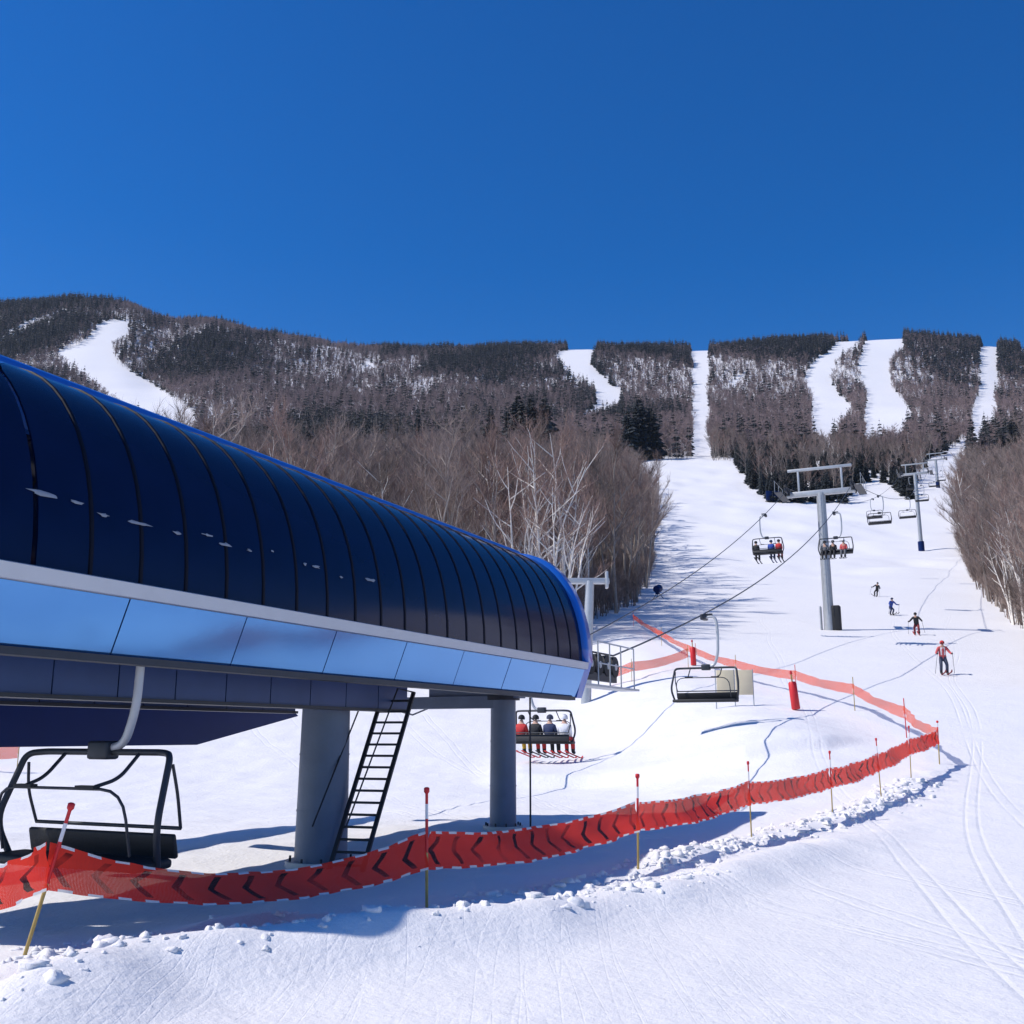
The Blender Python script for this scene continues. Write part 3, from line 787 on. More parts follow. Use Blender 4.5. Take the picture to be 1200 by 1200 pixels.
def goggle_mesh(hd):
    b = MB(); b.bevbox(Vector(hd) + Vector((0, .095, .02)), (.17, .06, .075), .02); return b.mesh('goggles')
def ski_mesh(L=1.65):
    b = MB(); pts = [(-.5 * L, .02), (-.4 * L, 0), (.38 * L, 0), (.46 * L, .03), (.5 * L, .10)]; vs = []
    for i, (y, z) in enumerate(pts):
        wd = .05 if i in (0, 4) else .04
        if i == 4: wd = .02
        for zz in (0, .02):
            vs += [(-wd, y, z + zz), (wd, y, z + zz)]
    fs = []
    for i in range(4):
        o = i * 4; fs += [(o, o + 1, o + 5, o + 4), (o + 2, o + 6, o + 7, o + 3), (o, o + 4, o + 6, o + 2), (o + 1, o + 3, o + 7, o + 5)]
    fs += [(0, 2, 3, 1), (16, 17, 19, 18)]
    b.add(vs, fs); return b.mesh('ski')
BODY = {'up': stand_body(.15, 'body_up'), 'mid': stand_body(.55, 'body_mid', .6), 'low': stand_body(.9, 'body_low', .9), 'sit': sit_body('body_sit')}
HM = {k: helmet_mesh(v[1]) for k, v in BODY.items()}; GM = {k: goggle_mesh(v[1]) for k, v in BODY.items()}; SKI = ski_mesh()
for d_ in (HM, GM):
    for m_ in d_.values(): m_.materials.append(None)
SKI.materials.append(None)
def slot(o, i, m): o.material_slots[i].link = 'OBJECT'; o.material_slots[i].material = m
def person(pose, loc, rz, jacket, pants, helm, label, group=None, skis=None, poles=False, parent_skis=True):
    t = thing('person', label, 'person', loc, rz, group)
    me_, hd = BODY[pose][0], BODY[pose][1]
    bo = mkobj('body', me_, None, t)
    for i, m in enumerate((cloth('jacket_' + jacket[0], jacket[1]), cloth('trousers_' + pants[0], pants[1]), M['black'], M['black'], M['skin'])): slot(bo, i, m)
    h = mkobj('helmet', HM[pose], None, t); slot(h, 0, cloth('helmet_' + helm[0], helm[1]))
    g = mkobj('goggles', GM[pose], None, h); slot(g, 0, M['rubber'])
    if skis:
        for s in (-1, 1):
            k = mkobj('ski', SKI, None, t); slot(k, 0, cloth('ski_' + skis[0], skis[1]))
            if pose == 'sit': k.location = (s * .12, .62, -.50); k.rotation_euler = (R(-10), 0, 0)
            else: k.location = (s * .15, .1, .0)
    if poles:
        for s in (-1, 1):
            b = MB(); hp = Vector(BODY[pose][2][0]); hp.x = abs(hp.x) * s
            b.tube([hp + Vector((0, .02, .08)), hp + Vector((s * .12, -.45, -hp.z + .05))], .011, 5); b.build('ski_pole', M['dark_steel'], t)
    return t
BLK = ('black', (.015, .016, .02)); NVY = ('navy', (.02, .035, .10)); BLU = ('blue', (.02, .07, .36)); RED = ('red', (.55, .03, .03)); WHT = ('white', (.72, .72, .75))
YEL = ('yellow', (.60, .38, .03)); GRY = ('grey', (.12, .125, .14)); PNK = ('pinkred', (.58, .10, .10)); SLT = ('slate', (.05, .06, .10)); BUR = ('burgundy', (.22, .03, .04))
def skier(px, py, pose, rz, *a, **k):
    p = hit(px, py, 0, height); return person(pose, (p[0], p[1], p[2] - .0), rz, *a, **k)
# the slope falls toward the camera: pitch the figures' skis with it
for args in (((1107, 791), 'up', R(172), PNK, SLT, RED, 'skier in red and white jacket and dark trousers, upright, lowest of four', BUR),
             ((1075, 744), 'mid', R(150), BLK, BUR, BLK, 'skier in black jacket with wide arms and dark red trousers', RED),
             ((1045, 721), 'mid', R(200), BLU, NVY, NVY, 'skier in blue jacket and navy trousers beyond the big tower', BLK),
             ((1026, 699), 'mid', R(140), BLK, BLK, BLK, 'skier all in black leaning into a turn, highest of four', BLK)):
    (px, py), pose, rz, j, pn, hl, lb, sk = args
    o = skier(px, py, pose, rz, j, pn, hl, lb, skis=sk, poles=True)
    o.rotation_euler = (R(7), 0, rz)
    if j is BLK and pn is BLK: o.rotation_euler = (R(7), R(-16), rz)
    if j is PNK:       # white front of the jacket
        b = MB(); b.bevbox((0, .19, 1.22), (.24, .05, .42), .02, Matrix.Rotation(R(-12), 3, 'X')); b.build('jacket_front', M['white'], o)
        b = MB(); b.bevbox((0, -.10, 1.24), (.26, .10, .40), .04, Matrix.Rotation(R(-12), 3, 'X')); b.build('jacket_back', M['white'], o)
def riders(chair, side, spots, up):
    bpy.context.view_layer.update()
    mw = chair.matrix_world
    for xx, j, pn, hl, lb, sk in spots:
        p = mw @ Vector((xx, .06, -2.85))
        rz = chair.rotation_euler.z
        person('sit', p, rz, j, pn, hl, lb, None, sk)
riders(cC, -1, ((.84, RED, YEL, BLK, 'chair rider in red jacket and yellow trousers, beside the thin column', RED), (.28, BLK, RED, BLK, 'chair rider in black jacket and red trousers', BLK), (-.28, NVY, BLK, SLT, 'chair rider in navy jacket and black trousers, in the row of four', RED), (-.84, WHT, RED, WHT, 'chair rider in white jacket and white helmet', RED)), True)
riders(cD, -1, ((.84, BLK, BLK, BLK, 'chair rider in black, sitting apart by an empty seat', BLK), (-.28, BLU, NVY, NVY, 'chair rider in blue jacket next to the red one', NVY), (-.84, RED, BUR, BLK, 'chair rider in red jacket next to the blue one', BLK)), True)
riders(cE, 1, ((-.75, GRY, BLK, BLK, 'chair rider in grey jacket by the big tower', BLK), (-.2, BLK, BLK, GRY, 'chair rider in black with grey helmet by the big tower', BLK), (.5, PNK, GRY, WHT, 'chair rider in pale red jacket with white helmet', BLK)), False)

# ------------------------------------------------------------------ fences
def net_span(P, Q, zP, zQ, hgt, sag, u0, mat, parent, seg=14, twist=0.0, rnd=None, shrink=.10):
    P = Vector(P); Q = Vector(Q); n = seg; rows = 4
    vs = []; uvs = []; ln = math.hypot(Q.x - P.x, Q.y - P.y)
    side = Vector((-(Q.y - P.y), Q.x - P.x, 0)).normalized()
    for i in range(n + 1):
        f = i / n; c = P.lerp(Q, f); zb = zP + (zQ - zP) * f - 4 * sag * f * (1 - f)
        env = math.sin(math.pi * f)
        for k in range(rows + 1):
            v = k / rows
            off = side * (env * twist * (v - .5) + .05 * math.sin(f * 11 + v * 2.4) * env + .03 * math.sin(f * 29 + v * 5) + rnd.uniform(-.018, .018))
            vs.append(Vector((c.x, c.y, zb + v * hgt * (1 - shrink * env) + .008 * rnd.uniform(-1, 1))) + off); uvs.append((u0 + f * ln, v))
    fs = [(i * (rows + 1) + k, (i + 1) * (rows + 1) + k, (i + 1) * (rows + 1) + k + 1, i * (rows + 1) + k + 1) for i in range(n) for k in range(rows)]
    me = bpy.data.meshes.new('net'); me.from_pydata(vs, [], fs); me.update()
    ul = me.uv_layers.new(name='UVMap')
    for l in me.loops: ul.data[l.index].uv = uvs[l.vertex_index]
    me.polygons.foreach_set('use_smooth', [True] * len(fs))
    mkobj('net', me, mat, parent); return u0 + ln
def fence_pole(parent, x, y, lean, h=1.36, r=.017, near=True):
    g = float(base_h(x, y)) + .04; rt = Matrix.Rotation(lean, 3, 'Y')
    def P(z): return Vector((x, y, g)) + rt @ Vector((0, 0, z))
    b = MB(); b.tube([P(-.25), P(.66)], r, 7); po = b.build('pole', M['bamboo'], parent)
    b = MB(); b.tube([P(.66), P(1.02)], r * 1.02, 7); b.build('pole_tape', M['red'], po)
    b = MB(); b.tube([P(1.02), P(1.18)], r, 7); b.build('pole_band', M['white'], po)
    b = MB(); b.tube([P(1.18), P(h - .07)], r, 7); b.build('pole_tip', M['red'], po)
    b = MB(); b.tube([P(h - .07), P(h - .05), P(h - .01), P(h)], [r, r * 1.9, r * 1.9, r], 7); b.build('pole_cap', M['red'], po)
    return P
rn = random.Random(3)
fA = thing('safety_fence', 'red banner fence with black chevrons and white dashed hems on bamboo poles', 'fence', (0, 0, 0))
leans = [R(4), R(13), R(-1), R(1), R(0), R(1), R(-1), R(2)]
PP = []
for (x, y), ln in zip(FN, leans): PP.append(fence_pole(fA, x, y, ln, r=.017 if y < 17 else .013))
tipx, tipy = FF[0]
PP.append(fence_pole(fA, tipx, tipy, R(2), 1.2))
NB = [.52, .60, .48, .56, .60, .60, .60, .62, .55]
u = 0.0
pts = list(FN) + [FF[0]]
for i in range(len(pts) - 1):
    a, c = PP[i](NB[i]), PP[i + 1](NB[i + 1])
    sg = [.1, .20, .10, .05, .04, .03, .02, .02][i]
    u = net_span((a.x, a.y, 0), (c.x, c.y, 0), a.z, c.z, .41, sg, u, M['net'], fA, 26 if i < 4 else 12, [.0, .35, .2, .12, .1, .1, .1, .1][i], rn, [.1, .42, .12, .08, .08, .08, .08, .08][i])
fB = thing('safety_fence', 'thin orange net fence curving uphill round the loading yard past the red pads', 'fence', (0, 0, 0))
prev = None; u = 0
for i, (x, y) in enumerate(FF):
    g = gz(x, y)
    if i > 0:
        b = MB(); b.tube([(x, y, g - .2), (x, y, g + 1.25)], .016, 6); b.build('pole', M['red'] if i % 2 else M['bamboo'], fB)
    if prev is not None:
        u = net_span((prev[0], prev[1], 0), (x, y, 0), prev[2] + .6, g + .6, .40, .06, u, M['net_far'], fB, 12, .05, rn)
    prev = (x, y, g)
def fence_from_px(pxs, label, h=.8):
    f = thing('safety_fence', label, 'fence', (0, 0, 0)); prev = None; u = 0
    for p in pxs:
        x, y, _ = hit(*p, h, height); g = gz(x, y)
        b = MB(); b.tube([(x, y, g - .2), (x, y, g + 1.2)], .016, 6); b.build('pole', M['bamboo'], f)
        if prev is not None: u = net_span((prev[0], prev[1], 0), (x, y, 0), prev[2] + .55, g + .55, .5, .12, u, M['net_far'], f, 12, .05, rn)
        prev = (x, y, g)
fence_from_px([(690, 792), (740, 781), (806, 765)], 'short orange net fence running from the terminal end to the red pad')
fence_from_px([(-90, 876), (22, 880)], 'short orange net fence on the snow beyond the terminal')

# red padded posts
def red_pad(px, py, hpx, label, lean):
    p = hit(px, py, 0, height); h = hpx / 1200 * p[1] * 1.0
    t = thing('padded_post', label, 'padded post', (p[0], p[1], p[2]))
    t.rotation_euler = (0, lean, 0)
    b = MB(); b.tube([(0, 0, -.3), (0, 0, h)], .03, 8); b.build('post', M['bamboo'], t)
    b = MB(); b.tube([(0, 0, .02), (0, 0, .06), (0, 0, h * .68), (0, 0, h * .72)], [.13, .16, .15, .10], 14); b.build('pad', M['red'], t)
    b = MB(); b.tube([(0, 0, h * .9), (0, 0, h * .93), (0, 0, h)], [.03, .06, .03], 8); b.build('tip', M['red'], t)
red_pad(933, 832, 45, 'red padded post leaning on the snow inside the orange net', R(-5))
red_pad(813, 780, 30, 'red padded post where two orange nets meet', R(-2))

# beige notice board
p = hit(862, 828, 0, height)
t = thing('notice_board', 'blank beige two-panel notice board standing on the snow behind the low chair', 'sign', (p[0], p[1], p[2]), R(-8))
for x in (-.72, 0, .70):
    b = MB(); b.tube([(x, .03, -.3), (x, .03, 1.42)], .025, 6); b.build('post', M['white_steel'], t)
for x, wd in ((-.35, .66), (.36, .66)):
    b = MB(); b.bevbox((x, 0, .92), (wd, .03, .95), .008); b.build('board', M['beige'], t)

# T-shaped mast of another lift behind the terminal end
y = 52.0; a = at_y(690, 681, y); g = gz(a.x, y)
t = thing('lift_tower', 'pale grey T-shaped mast with a single long arm, behind the terminal end', 'lift tower', (a.x, y, g))
b = MB(); b.tube([(-.25, 0, -.4), (.05, 0, a.z - g)], [.26, .22], 14); b.build('column', M['white_steel'], t)
b = MB(); b.bevbox((-1.3, 0, a.z - g), (4.7, .3, .3), .04); b.build('crossarm', M['white_steel'], t)
for x in (.92, -3.5):
    b = MB(); b.bevbox((x, 0, a.z - g + .06), (.14, .5, .85), .03); b.build('arm_end', M['white_steel'], t)

# snow gun at the edge of the wood
p = hit(771, 701, 0, height)
t = thing('snow_gun', 'dark blue fan snow gun standing at the edge of the wood', 'snow gun', (p[0], p[1], p[2]), R(-25))
b = MB(); b.tube([(0, -.55, .95), (0, -.45, 1.0), (0, .35, 1.18), (0, .55, 1.22)], [.36, .43, .40, .46], 16); b.build('barrel', M['navy'], t)
b = MB()
for an in (0, 120, 240): b.tube([(0, 0, .8), (math.cos(R(an)) * .7, math.sin(R(an)) * .7, -.1)], .04, 6)
b.build('tripod', M['dark_steel'], t)
b = MB(); b.bevbox((0, -.1, .62), (.4, .4, .35), .03); b.build('motor_box', M['navy'], t)

# navy padded barrier up the piste
p = hit(916, 588, 0, height)
t = thing('padded_barrier', 'long dark navy padded barrier at the top of the piste under the trees', 'barrier', (p[0], p[1], p[2]), R(6))
wd = 38 / 1200 * p[1]; hg = 13 / 1200 * p[1]
for k in range(4):
    b = MB(); b.bevbox((-wd / 2 + wd * (k + .5) / 4, 0, hg * .55), (wd / 4 - .05, .35, hg * .9), .08); b.build('pad', M['navy'], t)
for k in range(5):
    b = MB(); b.tube([(-wd / 2 + wd * k / 4, .2, -.5), (-wd / 2 + wd * k / 4, .2, hg * 1.1)], .06, 6); b.build('post', M['dark_steel'], t)

# crumbled snow along the fence
b = MB(); cr = random.Random(8)
ico = bmesh.new(); bmesh.ops.create_icosphere(ico, subdivisions=2, radius=1)
IV = [v.co.copy() for v in ico.verts]; IF = [[v.index for v in f.verts] for f in ico.faces]; ico.free()
for k in range(1500):
    i = cr.choice([0, 1, 1, 2, 2, 3, 3, 4, 5, 6]); f = cr.random()
    ax, ay = FN[i]; bx, by = FN[i + 1]
    nx_, ny_ = (by - ay), -(bx - ax); nl = math.hypot(nx_, ny_); o = cr.gauss(1.05 if (i <= 2 and cr.random() < .5) else .10, .30)
    x = ax + (bx - ax) * f + nx_ / nl * o; y = ay + (by - ay) * f + ny_ / nl * o
    r = cr.choice([.008, .01, .012, .014, .016, .02, .02, .026, .03, .04, .055]) * (1 + .02 * y); z = gz(x, y); sd = cr.random() * 9
    sx, sy, sz = cr.uniform(.8, 1.4), cr.uniform(.8, 1.3), cr.uniform(.55, .9)
    vs = []
    for v in IV:
        dn = 1 + .45 * math.sin(v.x * 3.1 + sd) * math.cos(v.y * 2.7 + sd * 2) + .2 * math.sin(v.z * 5 + sd * 3)
        vs.append((x + v.x * r * sx * dn, y + v.y * r * sy * dn, z + r * .08 + v.z * r * sz * dn))
    b.add(vs, IF, 0, True)
o = b.build('snow_clumps', SNOW); o['kind'] = 'stuff'; o['label'] = 'crumbled lumps of snow along the banner fence'; o['category'] = 'snow'

# ------------------------------------------------------------------ trees
def bare_tree(seed, H=15, birch=False, multi=1, ntw=1500, lod=0):
    """returns trunk MB and crown MB"""
    r = random.Random(seed); tk = MB(); cr_ = MB()
    ends = []
    def limb(p, d, ln, rad, depth, mb):
        n = 4 if depth < 2 else 3
        pts = [p.copy()]; rs = [rad]; q = p.copy(); dd = d.copy()
        for i in range(n):
            dd = (dd + Vector((r.gauss(0, .12), r.gauss(0, .12), .08 + r.gauss(0, .06)))).normalized()
            q = q + dd * ln / n; pts.append(q.copy()); rs.append(rad * (1 - .72 * (i + 1) / n))
        sides = (7 if depth == 0 else 5 if depth == 1 else 3) if not lod else (4 if depth == 0 else 3)
        mb.tube(pts, rs, sides, cap=False)
        return pts, rs, dd
    def twig(p, d, ln, w):
        a = d.cross(Vector((r.gauss(0, 1), r.gauss(0, 1), r.gauss(0, 1))))
        if a.length < 1e-3: return
        a.normalize(); m = p + d * ln * .5 + Vector((r.gauss(0, .05), r.gauss(0, .05), r.uniform(0, .08))) * ln
        e = p + (d + Vector((0, 0, .25))).normalized() * ln
        cr_.add([p - a * w, p + a * w, m + a * w * .7, m - a * w * .7, e], [(0, 1, 2, 3), (3, 2, 4)])
    for s in range(multi):
        base = Vector((r.uniform(-.4, .4), r.uniform(-.4, .4), 0)) if multi > 1 else Vector((0, 0, 0))
        lean = Vector((r.gauss(0, .06 + .07 * (multi > 1)), r.gauss(0, .06 + .07 * (multi > 1)), 1)).normalized()
        h = H * r.uniform(.82, 1.05); tr = h * (.0118 if multi > 1 else .0115)
        pts = [base - Vector((0, 0, .4)), base]; rs = [tr * 1.3, tr * 1.1]; q = base.copy(); dd = lean
        for i in range(7):
            dd = (dd + Vector((r.gauss(0, .05), r.gauss(0, .05), .05))).normalized(); q = q + dd * h / 7
            pts.append(q.copy()); rs.append(max(.015, tr * (1 - .95 * (i + 1) / 7)))
        tk.tube(pts, rs, 7 if not lod else 4, cap=False)
        nl = (11 if multi == 1 else 7) if not lod else 5
        tips = []
        for k in range(nl):
            f = .34 + .6 * (k + r.random()) / nl; fi = f * 7 + 1; i0 = min(int(fi), 7); p = pts[i0].lerp(pts[i0 + 1 if i0 < 8 else 8], fi - i0)
            a = r.uniform(0, 2 * math.pi); el = r.uniform(.5, 1.1)
            d = Vector((math.cos(a) * math.cos(el), math.sin(a) * math.cos(el), math.sin(el)))
            ln = h * r.uniform(.20, .34) * (1.15 - .7 * (f - .34))
            lp, lr, ld = limb(p, d, ln, tr * .5 * (1.15 - f * .7), 1, tk)
            nb = 5 if not lod else 2
            for j in range(nb):
                ff = .25 + .7 * (j + r.random()) / nb; x = ff * 4; i1 = min(int(x), 3); pb = lp[i1].lerp(lp[i1 + 1], x - i1)
                db = (ld + Vector((r.gauss(0, .55), r.gauss(0, .55), r.uniform(.0, .5)))).normalized()
                bp, br, bd = limb(pb, db, ln * r.uniform(.32, .55), tr * .16, 2, cr_)
                tips.append((bp, bd, ln * .5))
            tips.append((lp, ld, ln * .6))
        tips.append((pts[5:], dd, h * .12)); tips.append((pts[6:], dd, h * .12))
        nt_ = ntw // multi
        for k in range(nt_):
            bp, bd, bl = r.choice(tips); i = r.randrange(len(bp) - 1) if len(bp) > 1 else 0
            p = bp[i].lerp(bp[min(i + 1, len(bp) - 1)], r.random())
            d = (bd * .8 + Vector((r.gauss(0, .6), r.gauss(0, .6), r.uniform(-.1, .6)))).normalized()
            twig(p, d, r.uniform(.45, 1.25) * (1 if not lod else 1.7), (.010 if not lod else .045) * r.uniform(.6, 1.3))
    return tk, cr_
def conifer(seed, H=14, lod=0, w=.20):
    r = random.Random(seed); tk = MB(); cr_ = MB()
    tk.tube([(0, 0, -.4), (0, 0, H * .5), (0, 0, H)], [H * .013, H * .008, .01], 6 if not lod else 4, cap=False)
    nw = 26 if not lod else 9
    for i in range(nw):
        f = (i + r.random() * .6) / nw; z = H * (.08 + .92 * f); rad = H * w * (1 - f) ** .8 * r.uniform(.8, 1.15) + .12
        nb = (9 if not lod else 6)
        a0 = r.random() * 6.28
        for k in range(nb):
            a = a0 + 2 * math.pi * k / nb + r.uniform(-.3, .3); rr = rad * r.uniform(.65, 1.15); dz = -rr * r.uniform(.15, .5)
            ca, sa = math.cos(a), math.sin(a); wd = rr * (.24 if not lod else .42)
            th = rr * .10
            B = Vector((0, 0, z)); T = Vector((ca * rr, sa * rr, z + dz)); Mi = B.lerp(T, .55) + Vector((0, 0, rr * .05)); sd = Vector((-sa, ca, 0)) * wd
            cr_.add([B, Mi + sd + Vector((0, 0, -th * 2)), T, Mi - sd + Vector((0, 0, -th * 2)), Mi + Vector((0, 0, th))], [(0, 1, 4), (1, 2, 4), (2, 3, 4), (3, 0, 4)])
            if not lod:
                for q in range(3):
                    g = r.uniform(.3, .95); P = B.lerp(T, g); s2 = Vector((-sa, ca, 0)) * r.choice((-1, 1)) * wd * r.uniform(.9, 1.5); e = P + s2 + Vector((ca, sa, -.3)) * rr * .16
                    cr_.add([P + Vector((ca, sa, 0)) * rr * .07, P - Vector((ca, sa, 0)) * rr * .07, e], [(0, 1, 2)])
    cr_.add([(-.12, 0, H * .93), (.12, 0, H * .93), (0, 0, H * 1.03)], [(0, 1, 2)])
    return tk, cr_
KIND = {}
def reg(name, pair, mt, mc):
    a, c = pair[0].mesh(name + '_trunk'), pair[1].mesh(name + '_crown'); a.materials.append(mt); c.materials.append(mc); KIND[name] = (a, c)
for i in range(6): reg('hard%d' % i, bare_tree(20 + i, 15 + (i % 3), ntw=2100), M['bark'], M['red_twig'] if i in (1, 4) else M['twig'])
for i in range(3): reg('birch%d' % i, bare_tree(50 + i, 15, True, 3 + i % 2, 1700), M['birch'], M['red_twig'])
for i in range(3): reg('fir%d' % i, conifer(70 + i, 14, w=.19 + .03 * i), M['bark'], M['needles'])
reg('pine0', conifer(90, 15, w=.30), M['bark'], M['needles'])

PISTE = [(748, 540), (862, 540), (876, 566), (893, 580), (905, 589), (990, 590), (1000, 566), (1042, 566), (1062, 584), (1085, 596), (1098, 560), (1108, 528), (1134, 520), (1136, 545), (1124, 590), (1126, 650), (1150, 700), (1215, 752), (1300, 900), (1600, 1600), (-900, 1600), (-900, 815), (300, 790), (560, 760), (690, 727), (720, 722), (748, 706), (758, 690), (764, 655), (757, 600), (745, 560)]
TRAILS = [
    [(62, 414), (95, 405), (118, 378), (150, 375), (150, 395), (132, 406), (135, 425), (180, 452), (230, 488), (226, 520), (150, 490), (105, 452), (75, 428)],
    [(648, 420), (690, 400), (699, 410), (692, 428), (715, 450), (734, 465), (724, 482), (695, 494), (676, 494), (700, 474), (694, 458), (668, 440)],
    [(811, 400), (830, 400), (830, 470), (834, 552), (808, 552), (812, 480)],
    [(942, 442), (958, 420), (985, 400), (1018, 396), (1002, 412), (979, 427), (976, 455), (1000, 480), (987, 505), (973, 540), (950, 520), (950, 470)],
    [(1022, 392), (1062, 390), (1060, 412), (1044, 425), (1046, 455), (1072, 490), (1062, 516), (1013, 532), (1011, 505), (1018, 470), (1004, 432), (1009, 415)],
    [(1148, 396), (1170, 396), (1170, 440), (1167, 500), (1140, 545), (1138, 500), (1148, 450)],
    [(172, 364), (236, 374), (232, 382), (178, 374)], [(862, 445), (878, 440), (862, 458), (850, 460)], [(1196, 400), (1215, 400), (1215, 420), (1196, 418)],
]
def masked(x, y, z):
    px, py = proj(x, y, z); m = in_poly(PISTE, px, py)
    jit = 3.0 * (vnoise(px / 3, py / 3, 5) - .5) + 3 * (vnoise(px / 9, py / 9, 6) - .5)
    for t in TRAILS: m |= in_poly(t, px + jit * 1.4, py + jit)
    return m, px, py
# candidates in the middle distance
N = 60000
yy = np.sqrt(RNG.uniform(42 ** 2, 470 ** 2, N)); aa = RNG.uniform(-.62, .64, N); xx = aa * yy
zz = base_h(xx, yy); mk, px, py = masked(xx, yy, zz)
ok = ~mk
sp = np.where(yy < 130, 2.5, 3.4)
# thin to a minimum spacing
order = np.argsort(yy); cell = {}; keep = []
for i in order:
    if not ok[i]: continue
    s = sp[i]; cx, cy = int(xx[i] // 4), int(yy[i] // 4); good = True
    for ux in (cx - 1, cx, cx + 1):
        for uy in (cy - 1, cy, cy + 1):
            for j in cell.get((ux, uy), ()):
                if (xx[i] - xx[j]) ** 2 + (yy[i] - yy[j]) ** 2 < s * s: good = False; break
            if not good: break
        if not good: break
    if good: cell.setdefault((cx, cy), []).append(i); keep.append(i)
keep = np.array(keep)
xx, yy, zz, px, py = xx[keep], yy[keep], zz[keep], px[keep], py[keep]
hh = RNG.uniform(.75, 1.12, len(xx))
# stand mixture: conifers in clumps
cn = vnoise(xx / 24, yy / 24, 77)
kind = RNG.integers(0, 6, len(xx))                              # hardwoods
rr = RNG.random(len(xx))
kind = np.where(rr < .05, 6 + RNG.integers(0, 3, len(xx)), kind)  # birches
mid = (px > 862) & (px < 1100)
kind = np.where(mid & (rr > .35) & ((cn > .4) | (px < 945)), 9 + RNG.integers(0, 3, len(xx)), kind)
kind = np.where((~mid) & (yy > 110) & (cn > .80) & (rr > .55), 9 + RNG.integers(0, 4, len(xx)), kind)
kind = np.where((px > 1120) & (yy < 170) & (rr < .15), 6 + RNG.integers(0, 3, len(xx)), kind)
hh = np.where((px > 1110) & (yy < 150), hh * .82, hh)
hh = np.where(yy > 200, hh * .82, hh)
hh = np.where(mid, hh * .80, hh)
names = ['hard%d' % i for i in range(6)] + ['birch%d' % i for i in range(3)] + ['fir%d' % i for i in range(3)] + ['pine0']
# keep clear of the rope corridor
cl = np.abs(xx - (0.47 * yy - 13.3)) > 6.5
extra = []                                                       # trees the photo singles out: (px, top_py, distance, kind, scale)
for ppx, yd, k, s in ((600, 74, 6, 1.0), (632, 77, 7, 1.08), (655, 80, 8, 1.05), (580, 80, 8, .92), (672, 86, 6, .98), (615, 83, 8, .95), (560, 84, 7, .85), (645, 72, 6, .9), (590, 92, 6, .95), (625, 95, 7, 1.0), (665, 97, 8, 1.0), (685, 92, 7, .9), (640, 100, 6, 1.05), (570, 98, 8, .95), (608, 102, 6, 1.0), (545, 95, 6, .9), (655, 104, 7, 1.05), (520, 98, 7, .9), (450, 100, 8, .9),
                      
                      (1190, 84, 6, .8), (1180, 90, 7, .8)):
    d = ray(ppx, 600); x = d[0] / d[1] * yd * 1.0
    extra.append((x, yd, k, s))
for ppx, tpy_, Hh, k in ((748, 464, 15.5, 12), (762, 474, 14, 12), (735, 478, 12, 12), (418, 514, 15, 10), (362, 508, 15, 12), (348, 520, 13, 12), (490, 492, 15, 10), (607, 472, 14, 12), (622, 476, 13, 12), (638, 475, 14, 12), (595, 480, 13, 9), (575, 484, 13, 11), (406, 495, 16, 9), (700, 492, 12, 9), (1185, 488, 13, 12), (1172, 500, 12, 10)):
    tpy_ -= 13 if ppx < 700 else 0
    d = ray(ppx, tpy_); ys = np.arange(250, 430, 1.0); Hh = Hh + 5; need = EYE + d[2] / d[1] * ys - base_h(d[0] / d[1] * ys, ys)
    j = int(np.argmin(np.abs(need - Hh))); extra.append((d[0] / d[1] * ys[j], ys[j], k, need[j] / 14.3))
xx = np.concatenate([xx[cl], [e[0] for e in extra]]); yy = np.concatenate([yy[cl], [e[1] for e in extra]])
zz = base_h(xx, yy); kind = np.concatenate([kind[cl], [e[2] for e in extra]]).astype(int); hh = np.concatenate([hh[cl], [e[3] for e in extra]])
px, py = proj(xx, yy, zz); lim = np.interp(px, [-100, 180, 250, 300, 400, 560, 650, 700, 760, 800, 1110, 1150, 1200], [520, 520, 512, 500, 512, 500, 494, 505, 530, 545, 500, 530, 508])
tpx, tpy = proj(xx, yy, zz + 15 * hh)
isx = np.arange(len(xx)) >= len(xx) - len(extra)
lim2 = lim + RNG.uniform(0, 22, len(xx))
over = (tpy < lim2) & (yy < 470) & ~isx & ((px < 830) | (px > 1105))
hh = np.where(over, np.maximum(.3, hh * (py - lim2) / np.maximum(py - tpy, 1)), hh)
tpx, tpy = proj(xx, yy, zz + 15 * hh)
rot = RNG.uniform(0, 6.28, len(xx))
# which show largest: in frame, not behind the terminal, near
termtop = np.where(px < 605, 435 + .367 * px, 655 + (px - 605) * 1.4)
vis = (px > -25) & (px < 1225) & ((tpy < termtop - 20) | (px > 700))
size = np.where(vis, (np.minimum(py, np.where(px < 700, termtop, 2000)) - tpy) , -1) * np.where(yy < 400, 1, .5)
size[-len(extra):] = 1e5
order = np.argsort(-size); near_i = order[:290]; far_i = order[290:]
def tlabel(i):
    k = kind[i]; x = px[i]
    sz = 'low ' if hh[i] < .62 else 'tall ' if hh[i] > .98 else ''
    kn = sz + ('bare hardwood tree with reddish twigs' if k in (1, 4) else 'bare hardwood tree with grey-brown twigs') if k < 6 else 'pale birch with several white stems' if k < 9 else 'dark evergreen fir' if k < 12 else 'broad dark evergreen pine'
    pl = 'in the wood right of the lift line' if x > 1100 else 'in the tree island at the top of the piste' if x > 862 else 'at the edge of the wood beside the piste' if x > 690 else 'near the birches behind the terminal nose' if x > 535 else 'in the wood behind the terminal roof'
    return kn + ' ' + pl, {0: 'bare_tree', 1: 'birch_tree', 2: 'fir_tree', 3: 'pine_tree'}[0 if k < 6 else 1 if k < 9 else 2 if k < 12 else 3]
for i in near_i:
    lb, nm = tlabel(i)
    t = thing(nm, lb, 'tree', (xx[i], yy[i], zz[i] - .1), rot[i], lb + ' group')
    t['group'] = lb + ', a set'
    s = hh[i]; t.scale = (s, s, s)
    a, c = KIND[names[kind[i]]]
    mkobj('trunk', a, None, t); mkobj('crown', c, None, t)

